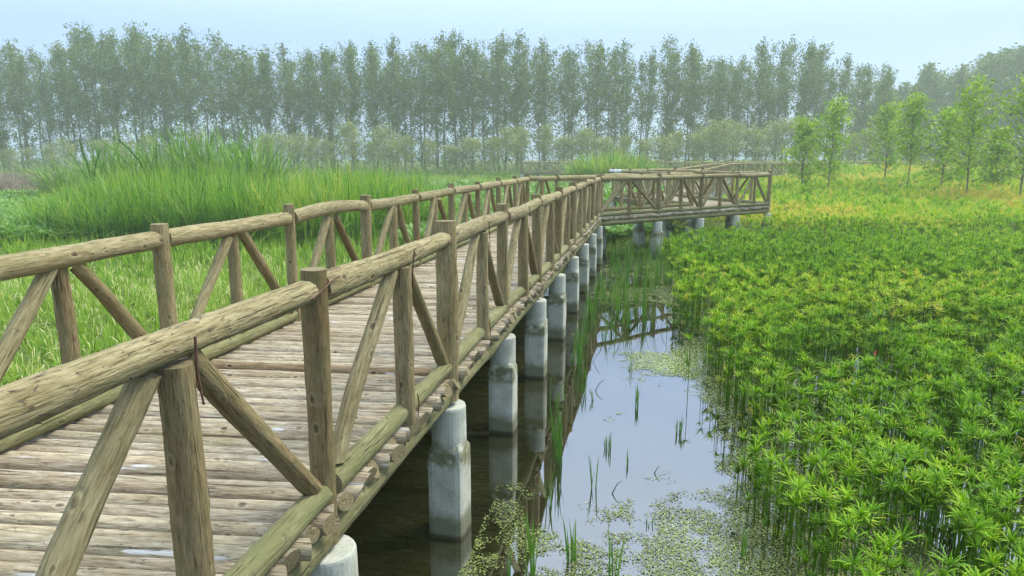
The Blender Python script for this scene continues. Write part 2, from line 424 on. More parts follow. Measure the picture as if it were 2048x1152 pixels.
def boardwalk(label, Ra, La, edge_r, piles_r, piles_l, res=2, pitch=.103, ext=.085, dz=0., z0=DECK, a0=0., a1=0.):
    """Ra=(start, end) of the right rail line, La same for the left; logs span between them"""
    root = empty('boardwalk', (Ra[0][0], Ra[0][1], 0)); tag(root, label, 'boardwalk', 'legs of the zigzag log boardwalk')
    O = np.array([Ra[0][0], Ra[0][1], 0.])
    r0, r1 = [np.array(x, float) for x in Ra]; l0, l1 = [np.array(x, float) for x in La]
    n = int(max(np.linalg.norm(r1-r0), np.linalg.norm(l1-l0))/pitch)
    mb = MB(); r = np.random.default_rng(len(label))
    ns, nl = {3: (14, 12), 2: (9, 6), 1: (6, 1)}[res]
    for k in range(n):
        t = a0+(k+.5)/n*(1-a0-a1)
        a = r0+(r1-r0)*t; b = l0+(l1-l0)*t
        d = (a-b)/np.linalg.norm(a-b)
        ee = ext*(.85+.22*r.normal()); rad = pitch*.48*(1.0+.08*r.normal())
        p = a+d*ee; q = b-d*(ext+.02*r.normal())
        zz = z0-.052+dz+r.normal(0, .007)
        add_log(mb, [p[0]-O[0], p[1]-O[1], zz], [q[0]-O[0], q[1]-O[1], zz+r.normal(0, .004)], rad, rad*(1+.08*r.normal()), ns=ns, nl=nl, bend=.004, rough=.045,
                moss=float(np.clip(.15+.25*r.normal(), 0, .8)), tone=float(np.clip(.55+.2*r.normal(), 0, 1)), tilt0=.55, tilt1=.55, rng=r)
    mb.build('deck', M_DECK, root, smooth=True)
    for (s0, s1, inn) in ((r0, r1, 1), (l0, l1, -1)):
        d = (s1-s0)/np.linalg.norm(s1-s0); c = (l0-r0); c = c/np.linalg.norm(c)*inn*.02
        L = np.linalg.norm(s1-s0); m = max(1, int(L/4.1))
        for k in range(m):
            a = s0+(s1-s0)*k/m+c; b = s0+(s1-s0)*(k+1)/m+c
            log_obj('beam', M_KERB, root, [a[0]-O[0], a[1]-O[1], z0-.19+dz], [b[0]-O[0], b[1]-O[1], z0-.19+dz], .082, .078, ns=12 if res > 1 else 6, nl=8 if res > 1 else 1, bend=.01, rough=.06, moss=.5, tone=.35)
    c = (l0-r0)/np.linalg.norm(l0-r0); ang = math.atan2((r1-r0)[1], (r1-r0)[0])
    k = 0
    for lst, s_ in ((piles_r, 1), (piles_l, -1)):
        for (x, y) in lst:
            o = bpy.data.objects.new('pile', PILES[k % 5]); COL.objects.link(o); o.parent = root; k += 1
            off = c*s_*.0
            o.location = (x-O[0]+off[0], y-O[1]+off[1], dz+(z0-DECK)); o.rotation_euler = (0, 0, ang+R(random.uniform(-3, 3)))
    return root
boardwalk('long near leg of the log boardwalk, on concrete piles in dark water', ((-.94-.2122*5.5, 3.08-5.5), tuple(CR+dA*.05)), ((-2.69-.219*7.3, 5.05-7.3), tuple(CL+dA*.05)), 0, AR, AL, res=3)
boardwalk('crossing leg of the log boardwalk after the first bend, white piles in sedge', (tuple(CR), tuple(TT)), (tuple(CL), tuple(II)), 0, BR[1:], BL[1:], res=2, dz=-.012)
boardwalk('third leg of the log boardwalk folding back from the sharp far corner', (tuple(TT), tuple(E2)), (tuple(II), tuple(E1)), 0, CBk[1:], CLf[1:], res=2, dz=-.02)
boardwalk('fourth leg of the log boardwalk running away towards the distant straight walkway', (tuple(G2), (19.6, 60.8)), (tuple(G1), (17.3, 58.5)), 0, DR[1:], DL[1:], res=1, dz=-.004)
boardwalk('fifth leg of the log boardwalk far away at the edge of the sedge field', ((19.6, 60.8), (31.2, 66.6)), ((17.3, 58.5), (30.2, 68.5)), 0, FR, FL, res=1, dz=-.008)
boardwalk('long straight distant walkway in front of the pale saplings and tall poplars', ((1.15, 76), (62, 76.5)), ((1.0, 78.2), (62, 78.7)), 0, EF, EB, res=1)
boardwalk('small corner platform joining the third and fourth boardwalk legs', (tuple(E2), tuple(G2)), (tuple(E1), tuple(G1)), 0, [], [], res=1, dz=-.03)

# curled bark strips and splinters on the nearest handrails belong to those handrails
def bark_strips():
    hr = [o for o in bpy.data.objects if o.name.startswith('handrail')][:5]
    for oi, o in enumerate(hr):
        me = o.data; V = np.empty(len(me.vertices)*3); me.vertices.foreach_get('co', V); V = V.reshape(-1, 3)
        n = 32; rings = V[:45*n].reshape(45, n, 3); cen = rings.mean(1)
        mb = MB(); r = random.Random(oi+5)
        for _ in range(220):
            i = r.randrange(1, 43); j = r.randrange(n)
            p = rings[i, j]; nrm = p-cen[i]; nrm /= np.linalg.norm(nrm)
            ax = cen[min(i+1, 44)]-cen[i-1]; ax /= np.linalg.norm(ax); tg = np.cross(ax, nrm)
            L = r.uniform(.008, .04); w = r.uniform(.0008, .0026); lift = r.uniform(.001, .010)
            dr = ax*r.choice((-1, 1))+tg*r.uniform(-.9, .9); dr /= np.linalg.norm(dr); sd = np.cross(dr, nrm)
            pts = [p-nrm*.001, p+dr*L*.4+nrm*lift*.4, p+dr*L*.75+nrm*lift, p+dr*L+nrm*lift*r.uniform(.3, 1.7)]
            ws = [w, w, w*.7, w*.15]
            VV = []
            for q, ww in zip(pts, ws): VV += [q+sd*ww, q-sd*ww]
            mb.add(VV, Q=[(0, 1, 3, 2), (2, 3, 5, 4), (4, 5, 7, 6)])
        tag(mb.build('peeling_bark', M_BARKDARK, o), kind='stuff')
bark_strips()

# ------------------------------------------------------------------ terrain and water
def left_edge(y): return -2.69+.219*(y-5.05)
BANKP = np.array([(-5, 2.0), (4.45, 2.15), (6.6, 2.5), (9.8, 3.15), (14.1, 3.6), (18, 4.3), (22, 5.2), (26, 6)])
def bank_x(y): return np.interp(y, BANKP[:, 0], BANKP[:, 1])
def height(x, y):
    x = np.asarray(x, float); y = np.asarray(y, float)
    h = np.full(np.broadcast(x, y).shape, -.6)
    h = h+.75*sstep(.7, -.3, x-left_edge(np.minimum(y, 20)))*1.0
    back = sstep(20.6, 22.2, y+.25*np.clip(x-3, -6, 6)*0)
    h = np.maximum(h, -.6+.78*back)
    rgt = sstep(24, 75, y)*sstep(13, 34, x)
    h = h+1.15*rgt
    h = h+(fbm(x*.35, y*.35)-.5)*.12
    h = h+.75*sstep(84, 98, y)*(1-rgt*.8)
    return h
def terrain():
    mb = MB()
    xs = np.concatenate([np.linspace(-320, -60, 14), np.linspace(-55, -14, 40), np.linspace(-13, 13, 105), np.linspace(14, 70, 50), np.linspace(80, 320, 14)])
    ys = np.concatenate([np.linspace(-120, -8, 10), np.linspace(-7, 30, 120), np.linspace(31, 110, 80), np.linspace(120, 410, 18)])
    X, Y = np.meshgrid(xs, ys, indexing='ij'); Z = height(X, Y)
    n, m = X.shape; i = np.arange(n-1)[:, None]*m; j = np.arange(m-1)[None]
    Q = np.stack([i+j, i+m+j, i+m+j+1, i+j+1], -1).reshape(-1, 4)
    mb.add(np.stack([X, Y, Z], -1).reshape(-1, 3), Q=Q)
    tag(mb.build('ground', ground_mat(), smooth=True), kind='structure')
terrain()
mb = MB(); mb.add([(-40, -60, 0), (60, -60, 0), (60, 40, 0), (-40, 40, 0)], Q=[(0, 1, 2, 3)])
tag(mb.build('water', water_mat()), kind='structure')

# ------------------------------------------------------------------ plants
def stamp(mb, var, pos, rz, sc, tilt=None, tdir=None, zs=None, tint=None):
    """merge many transformed copies of a variant (V, Q, tint0) into mb"""
    V, Q, t0 = var; n = len(pos)
    if n == 0: return
    X = np.broadcast_to(V, (n, len(V), 3)).copy()
    X *= np.asarray(sc)[:, None, None]
    if zs is not None: X[:, :, 2] *= np.asarray(zs)[:, None]
    c, s_ = np.cos(rz)[:, None], np.sin(rz)[:, None]
    x = X[:, :, 0]*c-X[:, :, 1]*s_; y = X[:, :, 0]*s_+X[:, :, 1]*c
    z = X[:, :, 2]
    if tilt is not None:
        k = np.asarray(tilt)[:, None]
        x = x+z*k*np.cos(tdir)[:, None]; y = y+z*k*np.sin(tdir)[:, None]
    X = np.stack([x, y, z], -1)+np.asarray(pos)[:, None, :]
    QQ = (Q[None]+(np.arange(n)*len(V))[:, None, None]).reshape(-1, 4)
    tt = np.clip(t0[None]+(np.asarray(tint)[:, None] if tint is not None else 0), 0, 1).ravel()
    mb.add(X.reshape(-1, 3), Q=QQ, tint=tt)

def blade(pts, widths, side, V, Q, T, tints):
    b = len(V)
    for p, w in zip(pts, widths): V.append(p+side*w); V.append(p-side*w)
    for i in range(len(pts)-1): Q.append((b+2*i, b+2*i+1, b+2*i+3, b+2*i+2))
    for t in tints: T += [t, t]

def sedge_head(seed, nleaf=20, segs=2, wide=1.0, dead=False):
    r = random.Random(seed); V = []; Q = []; T = []
    base = r.uniform(.28, .56)
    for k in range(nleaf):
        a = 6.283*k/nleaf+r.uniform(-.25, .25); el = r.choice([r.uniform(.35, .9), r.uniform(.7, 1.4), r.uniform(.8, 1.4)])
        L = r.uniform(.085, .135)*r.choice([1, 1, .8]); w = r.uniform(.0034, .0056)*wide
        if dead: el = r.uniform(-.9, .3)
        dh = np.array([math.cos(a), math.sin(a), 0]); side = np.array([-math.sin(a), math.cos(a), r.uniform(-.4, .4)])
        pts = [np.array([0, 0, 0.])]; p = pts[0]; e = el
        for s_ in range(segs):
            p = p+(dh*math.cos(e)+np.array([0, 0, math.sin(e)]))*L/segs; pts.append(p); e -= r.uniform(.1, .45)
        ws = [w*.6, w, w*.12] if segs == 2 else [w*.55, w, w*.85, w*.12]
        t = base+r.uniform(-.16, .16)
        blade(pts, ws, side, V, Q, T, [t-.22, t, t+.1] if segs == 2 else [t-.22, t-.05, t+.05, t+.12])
    return np.array(V), np.array(Q), np.array(T)
def stem_geo(h, r0=.0045, r1=.003, t=.28, lean=(0, 0)):
    V = []; 
    for z, r in ((0, r0), (h*.5, r0), (h, r1)):
        for k in range(3):
            a = k*2.094; V.append((r*math.cos(a)+lean[0]*(z/h)**2, r*math.sin(a)+lean[1]*(z/h)**2, z))
    Q = [(i*3+k, i*3+(k+1) % 3, i*3+3+(k+1) % 3, i*3+3+k) for i in range(2) for k in range(3)]
    return np.array(V), np.array(Q), np.full(9, t)
def join(parts):
    V = []; Q = []; T = []; n = 0
    for (v, q, t) in parts: V.append(v); Q.append(q+n); T.append(t); n += len(v)
    return np.concatenate(V), np.concatenate(Q), np.concatenate(T)

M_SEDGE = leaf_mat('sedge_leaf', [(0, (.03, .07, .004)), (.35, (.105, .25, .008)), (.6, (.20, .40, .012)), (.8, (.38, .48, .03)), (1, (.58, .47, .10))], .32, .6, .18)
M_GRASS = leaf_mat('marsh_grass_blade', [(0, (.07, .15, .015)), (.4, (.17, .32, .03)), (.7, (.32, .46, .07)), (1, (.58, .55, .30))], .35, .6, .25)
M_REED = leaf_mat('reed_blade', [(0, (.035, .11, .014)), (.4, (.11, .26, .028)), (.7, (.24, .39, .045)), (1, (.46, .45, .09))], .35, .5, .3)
M_RUSH = leaf_mat('rush_blade', [(0, (.03, .10, .012)), (.5, (.07, .22, .02)), (1, (.2, .33, .06))], .25, .4, .4)
M_SILVER = leaf_mat('silvergrass_blade', [(0, (.04, .11, .02)), (.5, (.14, .28, .045)), (1, (.32, .42, .12))], .3, .55, .3)
M_LOTUS = leaf_mat('withered_stalk', [(0, (.12, .08, .06)), (.5, (.24, .18, .15)), (1, (.34, .30, .22))], .1, .9, .1)
M_PLANT = leaf_mat('broad_leaf', [(0, (.05, .13, .02)), (.5, (.14, .29, .05)), (1, (.27, .42, .10))], .3, .5, .35)
M_POPLAR = leaf_mat('poplar_leaf', [(0, (.045, .085, .014)), (.5, (.11, .175, .03)), (1, (.26, .32, .07))], .22, .6, .3)
M_WILLOW = leaf_mat('pale_sapling_leaf', [(0, (.13, .17, .06)), (.5, (.26, .31, .12)), (1, (.40, .43, .20))], .3, .6, .25)
M_SHRUB = leaf_mat('scrub_leaf', [(0, (.07, .12, .03)), (.5, (.14, .22, .05)), (1, (.26, .34, .10))], .25, .6, .2)
M_YOUNG = leaf_mat('young_tree_leaf', [(0, (.07, .15, .012)), (.5, (.22, .38, .022)), (1, (.46, .56, .05))], .32, .5, .35)
M_DUCK = leaf_mat('pond_weed', [(0, (.07, .05, .025)), (.35, (.085, .115, .028)), (.6, (.17, .225, .045)), (1, (.33, .43, .13))], .05, .5, .4)

# --- umbrella sedge field on the right
def yellowness(x, y):
    n = fbm(x*.16+3, y*.16, 3)
    return .34*sstep(.46, .68, n)*sstep(7, 13, y)+.09*sstep(10, 20, y)+.10*sstep(3, 10, x-bank_x(np.minimum(y, 26)))*sstep(6, 13, y)
def sedge_field():
    pts = []
    def sample(y0, y1, dens, wmax=.80):
        A = (y1-y0)*(wmax*y1+1.5); n = int(A*dens)
        y = RNG.uniform(y0, y1, n); x = RNG.uniform(0, wmax*y1+1.5, n)
        bx = bank_x(y)
        edge = bx+(fbm(x*1.3, y*1.3)-.5)*1.3
        k = (x > edge-.05) & (x < wmax*y+1.2)
        return x[k], y[k]
    # keep clear of boardwalk decks
    def clear(x, y):
        ok = np.ones(len(x), bool)
        for a, b, w in ((( .99+.5, 19.4), (7.7, 23.75), 1.35), ((7.75, 23.75), (5.85, 30), 1.3), ((5.8, 30), (8.6, 32.4), 1.3), ((8.5, 32.4), (18.4, 59.6), 1.4), ((18.4, 59.6), (30.7, 67.5), 1.4)):
            a = np.array(a); b = np.array(b); d = b-a; L = np.linalg.norm(d); d = d/L
            t = (x-a[0])*d[0]+(y-a[1])*d[1]; s_ = np.abs(-(x-a[0])*d[1]+(y-a[1])*d[0])
            ok &= ~((t > -.6) & (t < L+.6) & (s_ < w))
        return ok
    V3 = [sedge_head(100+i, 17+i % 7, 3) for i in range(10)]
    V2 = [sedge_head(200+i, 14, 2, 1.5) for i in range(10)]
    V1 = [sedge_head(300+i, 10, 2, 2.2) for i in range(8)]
    DD = [sedge_head(400+i, 14, 3, .8, True) for i in range(3)]
    # near band
    x, y = sample(2.6, 12, 80)
    gap = fbm(x*1.1+9, y*1.1, 2)
    k = (gap > .33) & clear(x, y); x, y = x[k], y[k]
    order = np.argsort(np.hypot(x, y)); x, y = x[order], y[order]
    h = .50+.22*fbm(x*.6, y*.6)+RNG.normal(0, .11, len(x))+.12*sstep(5, 10, y)
    h = np.clip(h, .22, 1.0)
    yel = yellowness(x, y)
    # 300 that show largest -> individuals
    px = 1024+F*x/(y*.981+.45); inview = (px < 2060) & (y > 3.35)
    idx = np.nonzero(inview)[0]
    ind = set(idx[:300].tolist())
    protos = []
    r = random.Random(3)
    for v in range(12):
        hh = .42+.04*v
        root = empty('umbrella_sedge', (0, 0, 0)); tag(root, 'bright green umbrella sedge with a spray of narrow leaves, at the near pond edge', 'sedge', 'umbrella sedge plants at the near edge of the stand')
        ln = (r.uniform(-.05, .05), r.uniform(-.05, .05))
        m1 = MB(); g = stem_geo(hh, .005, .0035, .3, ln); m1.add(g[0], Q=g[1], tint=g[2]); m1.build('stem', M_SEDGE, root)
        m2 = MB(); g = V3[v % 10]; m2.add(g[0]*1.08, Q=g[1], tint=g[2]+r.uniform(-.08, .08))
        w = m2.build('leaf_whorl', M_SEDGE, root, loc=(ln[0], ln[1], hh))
        protos.append((hh, root, [False]))
    for i in sorted(ind):
        j = min(range(12), key=lambda q: abs(protos[q][0]-h[i])+r.uniform(0, .06))
        hh, root, used = protos[j]
        o = root if not used[0] else copy_tree(root); used[0] = True
        o.location = (x[i], y[i], -.04); o.rotation_euler = (0, 0, r.uniform(0, 6.28)); s_ = r.uniform(.88, 1.2); o.scale = (s_, s_, h[i]/hh*.5+.5)
    for hh, root, used in protos:
        if not used[0]: root.location = (3.4, 3.6, -.05); used[0] = True
    rest = np.array([i for i in range(len(x)) if i not in ind])
    mb = MB(); stemv = stem_geo(1.0, .005, .0035, .25)
    def put(x, y, h, yel, VV, sc, stems=True, dead=.04):
        n = len(x); g = np.maximum(height(x, y), -.05)
        which = RNG.integers(0, len(VV), n)
        isd = RNG.random(n) < dead
        for v in range(len(VV)):
            k = (which == v) & ~isd; m = k.sum()
            stamp(mb, VV[v], np.column_stack([x[k], y[k], g[k]+h[k]]), RNG.uniform(0, 6.28, m), sc*RNG.uniform(.8, 1.25, m), RNG.uniform(0, .45, m), RNG.uniform(0, 6.28, m), None, yel[k]+RNG.normal(0, .09, m))
        k = isd; m = k.sum()
        if m: stamp(mb, DD[0], np.column_stack([x[k], y[k], g[k]+h[k]*.55]), RNG.uniform(0, 6.28, m), sc*RNG.uniform(.7, 1., m), RNG.uniform(0, .3, m), RNG.uniform(0, 6.28, m), None, .55+RNG.normal(0, .1, m))
        if stems:
            stamp(mb, stemv, np.column_stack([x, y, g-.02]), RNG.uniform(0, 6.28, n), np.ones(n), None, None, h+.02, RNG.normal(0, .1, n))
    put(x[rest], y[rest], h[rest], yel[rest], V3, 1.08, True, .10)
    # lower young shoots to thicken the stand
    xs, ys = sample(3.6, 12, 60); k = (fbm(xs*1.1+9, ys*1.1, 2) > .3) & clear(xs, ys); xs, ys = xs[k], ys[k]
    put(xs, ys, RNG.uniform(.12, .42, len(xs)), yellowness(xs, ys)-.1, V2, .85, True, .1)
    xs, ys = sample(12, 24, 44); k = clear(xs, ys); xs, ys = xs[k], ys[k]
    hb = .62+.25*fbm(xs*.5, ys*.5)+RNG.normal(0, .09, len(xs))
    put(xs, ys, hb, yellowness(xs, ys), V2, 1.15, True)
    xs, ys = sample(12, 22, 16); k = clear(xs, ys); xs, ys = xs[k], ys[k]
    put(xs, ys, RNG.uniform(.2, .5, len(xs)), yellowness(xs, ys)-.15, V2, 1.2, False)
    tag(mb.build('sedge_stand', M_SEDGE), 'dense bright green stand of umbrella sedge filling the pond to the boardwalk corner', 'sedge', kind='stuff')
    mb = MB()
    def put2(y0, y1, dens, sc, hm, lo=0.):
        xs, ys = sample(y0, y1, dens, .82); k = clear(xs, ys) & (xs > lo*ys); xs, ys = xs[k], ys[k]; n = len(xs)
        g = np.maximum(height(xs, ys), 0); yl = yellowness(xs, ys)+.05
        hh = hm*(.5+fbm(xs*.35, ys*.35))*RNG.uniform(.7, 1.2, n)
        which = RNG.integers(0, 8, n)
        for v in range(8):
            k = which == v; m = k.sum()
            stamp(mb, V1[v], np.column_stack([xs[k], ys[k], g[k]+hh[k]]), RNG.uniform(0, 6.28, m), sc*RNG.uniform(.7, 1.3, m), RNG.uniform(0, .4, m), RNG.uniform(0, 6.28, m), RNG.uniform(.8, 1.6, m), yl[k]+RNG.normal(0, .12, m))
    put2(24, 38, 14, 1.9, .62); put2(24, 38, 8, 1.9, .3)
    put2(38, 60, 6, 2.7, .6, .27); put2(38, 60, 4, 2.7, .25, .27); put2(60, 73, 2.2, 3.6, .5, .40)
    tag(mb.build('marsh_undergrowth', M_SEDGE), 'yellow green low marsh plants rising behind the sedge stand', 'marsh plants', kind='stuff')
    return clear
clear_of_decks = sedge_field()

# --- grass and reeds
def grass_tuft(seed, n, h, w, lean=.5, segs=3, seedhead=False):
    r = random.Random(seed); V = []; Q = []; T = []
    for k in range(n):
        a = r.uniform(0, 6.283); dh = np.array([math.cos(a), math.sin(a), 0]); side = np.array([-math.sin(a+r.uniform(-.8, .8)), math.cos(a), 0])
        L = h*r.uniform(.55, 1.1); ln = abs(r.gauss(0, lean)); e = 1.57-ln*.35
        p = np.array([r.uniform(-.07, .07)*h, r.uniform(-.07, .07)*h, 0]); pts = [p]
        for s_ in range(segs):
            p = p+(dh*math.cos(e)+np.array([0, 0, math.sin(e)]))*L/segs; pts.append(p); e -= ln*r.uniform(.5, 1.1)
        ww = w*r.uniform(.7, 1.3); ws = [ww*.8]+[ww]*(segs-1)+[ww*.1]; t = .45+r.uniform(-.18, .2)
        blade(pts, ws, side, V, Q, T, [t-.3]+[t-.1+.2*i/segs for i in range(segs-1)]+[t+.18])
        if seedhead and r.random() < .18:
            q = pts[-1]; d2 = pts[-1]-pts[-2]; d2 /= np.linalg.norm(d2)+1e-6
            blade([q-d2*.05*h*2, q+d2*.03, q+d2*.12*h*1.5+np.array([0, 0, -.01])], [w*.5, w*2.2, w*.3], side, V, Q, T, [.9, .95, .9])
    return np.array(V), np.array(Q), np.array(T)
def scatter(mb, VV, x, y, sc, zs=None, tint=0, z=None):
    n = len(x); which = RNG.integers(0, len(VV), n); g = np.maximum(height(x, y), -.02) if z is None else np.full(n, z)
    sc = np.broadcast_to(sc, n); zs = np.broadcast_to(1.0 if zs is None else zs, n); tint = np.broadcast_to(tint, n)
    for v in range(len(VV)):
        k = which == v; m = k.sum()
        stamp(mb, VV[v], np.column_stack([x[k], y[k], g[k]]), RNG.uniform(0, 6.28, m), sc[k]*RNG.uniform(.8, 1.2, m), RNG.uniform(0, .18, m), RNG.uniform(0, 6.28, m), zs[k], tint[k]+RNG.normal(0, .08, m))
def left_grass():
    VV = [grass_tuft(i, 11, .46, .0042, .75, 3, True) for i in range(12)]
    mb = MB()
    def region(y0, y1, dens, wl=.86):
        n = int((y1-y0)*(wl*y1+2)*dens); y = RNG.uniform(y0, y1, n); x = RNG.uniform(-wl*y1-2, 1.5, n)
        k = (x > -wl*y-1.5) & (x < left_edge(y)-.12); return x[k], y[k]
    x, y = region(2, 9, 34); patch = fbm(x*.5, y*.5)
    scatter(mb, VV, x, y, 1.0, .6+.9*patch, .1+.6*(patch-.5)+RNG.normal(0, .1, len(x)))
    x, y = region(9, 16, 24); patch = fbm(x*.5, y*.5)
    scatter(mb, VV, x, y, 1.15, .75+.6*patch, .1+.35*(patch-.5))
    VF = [grass_tuft(50+i, 7, .42, .009, .7, 2) for i in range(8)]
    x, y = region(16, 30, 14); k = (x < left_edge(np.minimum(y, 19))-.12); x, y = x[k], y[k]; patch = fbm(x*.4, y*.4)
    scatter(mb, VF, x, y, 1.3, .8+.5*patch, .1+.3*(patch-.5))
    n = 2600; y = RNG.uniform(20.9, 27, n); x = RNG.uniform(1.5, 8.5, n); k = x < .3*y+1.5; x, y = x[k], y[k]
    scatter(mb, VF, x, y, .9, RNG.uniform(.4, .9, len(x)), .25)
    tag(mb.build('marsh_grass', M_GRASS), 'soft light green marsh grass with pale seed heads beside the boardwalk', 'grass', kind='stuff')
    # far meadow
    mb = MB(); VX = [grass_tuft(80+i, 6, .42, .022, .7, 2) for i in range(8)]
    n = 26000; y = RNG.uniform(28, 95, n); x = RNG.uniform(-.86, .34, n)*y
    k = clear_of_decks(x, y) & ~((x > bank_x(26)+1) & (x > .18*y)); x, y = x[k], y[k]
    patch = fbm(x*.12, y*.12)
    scatter(mb, VX, x, y, 1.0+y/90, .5+.4*patch, .0+.5*(patch-.45))
    tag(mb.build('meadow_grass', M_GRASS), 'low green marsh meadow stretching to the trees', 'grass', kind='stuff')
left_grass()

def reeds():
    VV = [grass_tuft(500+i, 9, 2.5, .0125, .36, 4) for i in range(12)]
    mb = MB(); n = 6200
    y = RNG.uniform(19.5, 34, n); x = RNG.uniform(-.80, -.03, n)*y
    r_ = x/y
    # outline of the stand: its height by bearing
    hb = np.interp(r_, [-.80, -.70, -.66, -.60, -.52, -.40, -.34, -.28, -.2, -.15, -.11, -.07], [.35, .5, .72, .9, 1.0, .98, .86, .98, 1.0, .86, .66, .4])
    front = 20.4+1.6*fbm(x*.4, 2.2)+3.8*sstep(-.25, -.12, r_)+2.2*sstep(-.58, -.72, r_)
    k = (y > front) & (x < left_edge(19)-.5+ (y-19)*.1) & (r_ > -.73) & (r_ < -.10)
    x, y, hb = x[k], y[k], hb[k]
    clump = fbm(x*.5, y*.5)
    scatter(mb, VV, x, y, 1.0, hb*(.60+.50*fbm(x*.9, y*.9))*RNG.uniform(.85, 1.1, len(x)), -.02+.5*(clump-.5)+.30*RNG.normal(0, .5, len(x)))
    tag(mb.build('reed_bed', M_REED), 'tall yellow green reed bed beyond the grass on the left', 'reeds', kind='stuff')
    # round clump of tall reeds in front of the far walkway
    VR = [grass_tuft(540+i, 12, 3.3, .03, .5, 4) for i in range(6)]
    mb = MB(); n = 420; a = RNG.uniform(0, 6.28, n); rr = np.sqrt(RNG.random(n))
    x = rr*np.cos(a)*3.9; y = rr*np.sin(a)*2.2
    for v in range(6):
        kk = np.arange(n) % 6 == v; m = kk.sum()
        stamp(mb, VR[v], np.column_stack([x[kk], y[kk], np.full(m, 0)]), RNG.uniform(0, 6.28, m), RNG.uniform(.85, 1.1, m), .35*rr[kk], a[kk], (1.12-.4*rr[kk]**2)*RNG.uniform(.85, 1.05, m), RNG.normal(.12, .16, m))
    o = mb.build('reed_clump', M_REED, loc=(atY(1228, 66), 66, .2))
    tag(o, 'round bushy clump of tall green reeds in front of the distant walkway', 'reeds')
    # silvergrass clumps behind the reed bed
    VS = [grass_tuft(560+i, 34, 3.7, .03, 1.25, 6) for i in range(5)]
    for (px, Y, w, hs, lab) in ((255, 37, 1.6, 1.06, 'leftmost arching silvergrass clump rising above the reed bed'), (335, 39, 1.7, 1.2, 'dark leafy silvergrass clump second from the left above the reeds'),
                                (440, 38, 1.5, 1.3, 'tallest silvergrass clump with wispy tips above the reeds'), (505, 36, 1.3, 1.05, 'rightmost arching silvergrass clump above the reed bed'),
                                (150, 44, 1.5, .8, 'low pale silvergrass clump near the left edge before the trees')):
        mb = MB(); n = 34; a = RNG.uniform(0, 6.28, n); rr = np.sqrt(RNG.random(n))
        x = rr*np.cos(a)*w; y = rr*np.sin(a)*w
        for v in range(5):
            kk = np.arange(n) % 5 == v; m = kk.sum()
            stamp(mb, VS[v], np.column_stack([x[kk], y[kk], np.zeros(m)]), RNG.uniform(0, 6.28, m), RNG.uniform(.85, 1.15, m), .25*rr[kk], a[kk], np.full(m, hs), RNG.normal(0, .12, m))
        tag(mb.build('silvergrass_clump', M_SILVER, loc=(atY(px, Y), Y, .15)), lab, 'silvergrass', 'silvergrass clumps behind the reed bed')
reeds()

# broad leaved marsh plants behind the crossing leg and at the left, and withered lotus stalks
def leafy(seed, n=9, h=.5, s=.11):
    r = random.Random(seed); V = []; Q = []; T = []
    for k in range(n):
        a = r.uniform(0, 6.283); d = np.array([math.cos(a), math.sin(a), 0]); side = np.array([-math.sin(a), math.cos(a), 0])
        p0 = d*r.uniform(0, .18); z = h*r.uniform(.5, 1.1); c = p0+np.array([0, 0, z])+d*.05
        t = .5+r.uniform(-.3, .3); e = r.uniform(.1, 1.1)
        u = d*math.cos(e)+np.array([0, 0, math.sin(e)])
        blade([p0, c], [.006, .004], side, V, Q, T, [.2, .3])
        blade([c, c+u*s*.7, c+u*s*1.5, c+u*s*2.3], [.01, s*.55, s*.45, .005], side, V, Q, T, [t-.1, t, t, t+.1])
    return np.array(V), np.array(Q), np.array(T)
def marsh_plants():
    VV = [leafy(600+i) for i in range(8)]
    mb = MB(); n = 11000; y = RNG.uniform(21, 56, n); x = RNG.uniform(-.16, .24, n)*y
    k = clear_of_decks(x, y) & (x < .24*y) & (fbm(x*.2, y*.2) > .34); x, y = x[k], y[k]; p = fbm(x*.25, y*.25)
    scatter(mb, VV, x, y, .75+y/110, .6+.5*p, .35*(p-.4))
    n = 3000; y = RNG.uniform(22, 45, n); x = RNG.uniform(-.86, -.64, n)*y; p = fbm(x*.25, y*.25)
    scatter(mb, VV, x, y, .85+y/120, .5+.4*p, .1+.25*(p-.5))
    tag(mb.build('marsh_plants', M_PLANT), 'light green broad-leaved marsh plants in the wet meadow', 'marsh plants', kind='stuff')
    VL = [grass_tuft(640+i, 6, .75, .012, .9, 3) for i in range(8)]
    mb = MB()
    for (a, b, y0, y1, n) in ((-.86, -.62, 50, 88, 5000), (-.12, .02, 52, 70, 1100), (.0, .19, 46, 66, 2600)):
        y = RNG.uniform(y0, y1, n); x = RNG.uniform(a, b, n)*y; k = (fbm(x*.15+3, y*.1) > .35) & clear_of_decks(x, y); x, y = x[k], y[k]
        scatter(mb, VL, x, y, 1.0 if a > -.5 else 1.7, RNG.uniform(.5, 1.15, len(x)), RNG.normal(.1, .15, len(x)))
    tag(mb.build('withered_lotus', M_LOTUS), 'patches of withered brownish lotus stalks in the far marsh', 'lotus stalks', kind='stuff')
marsh_plants()

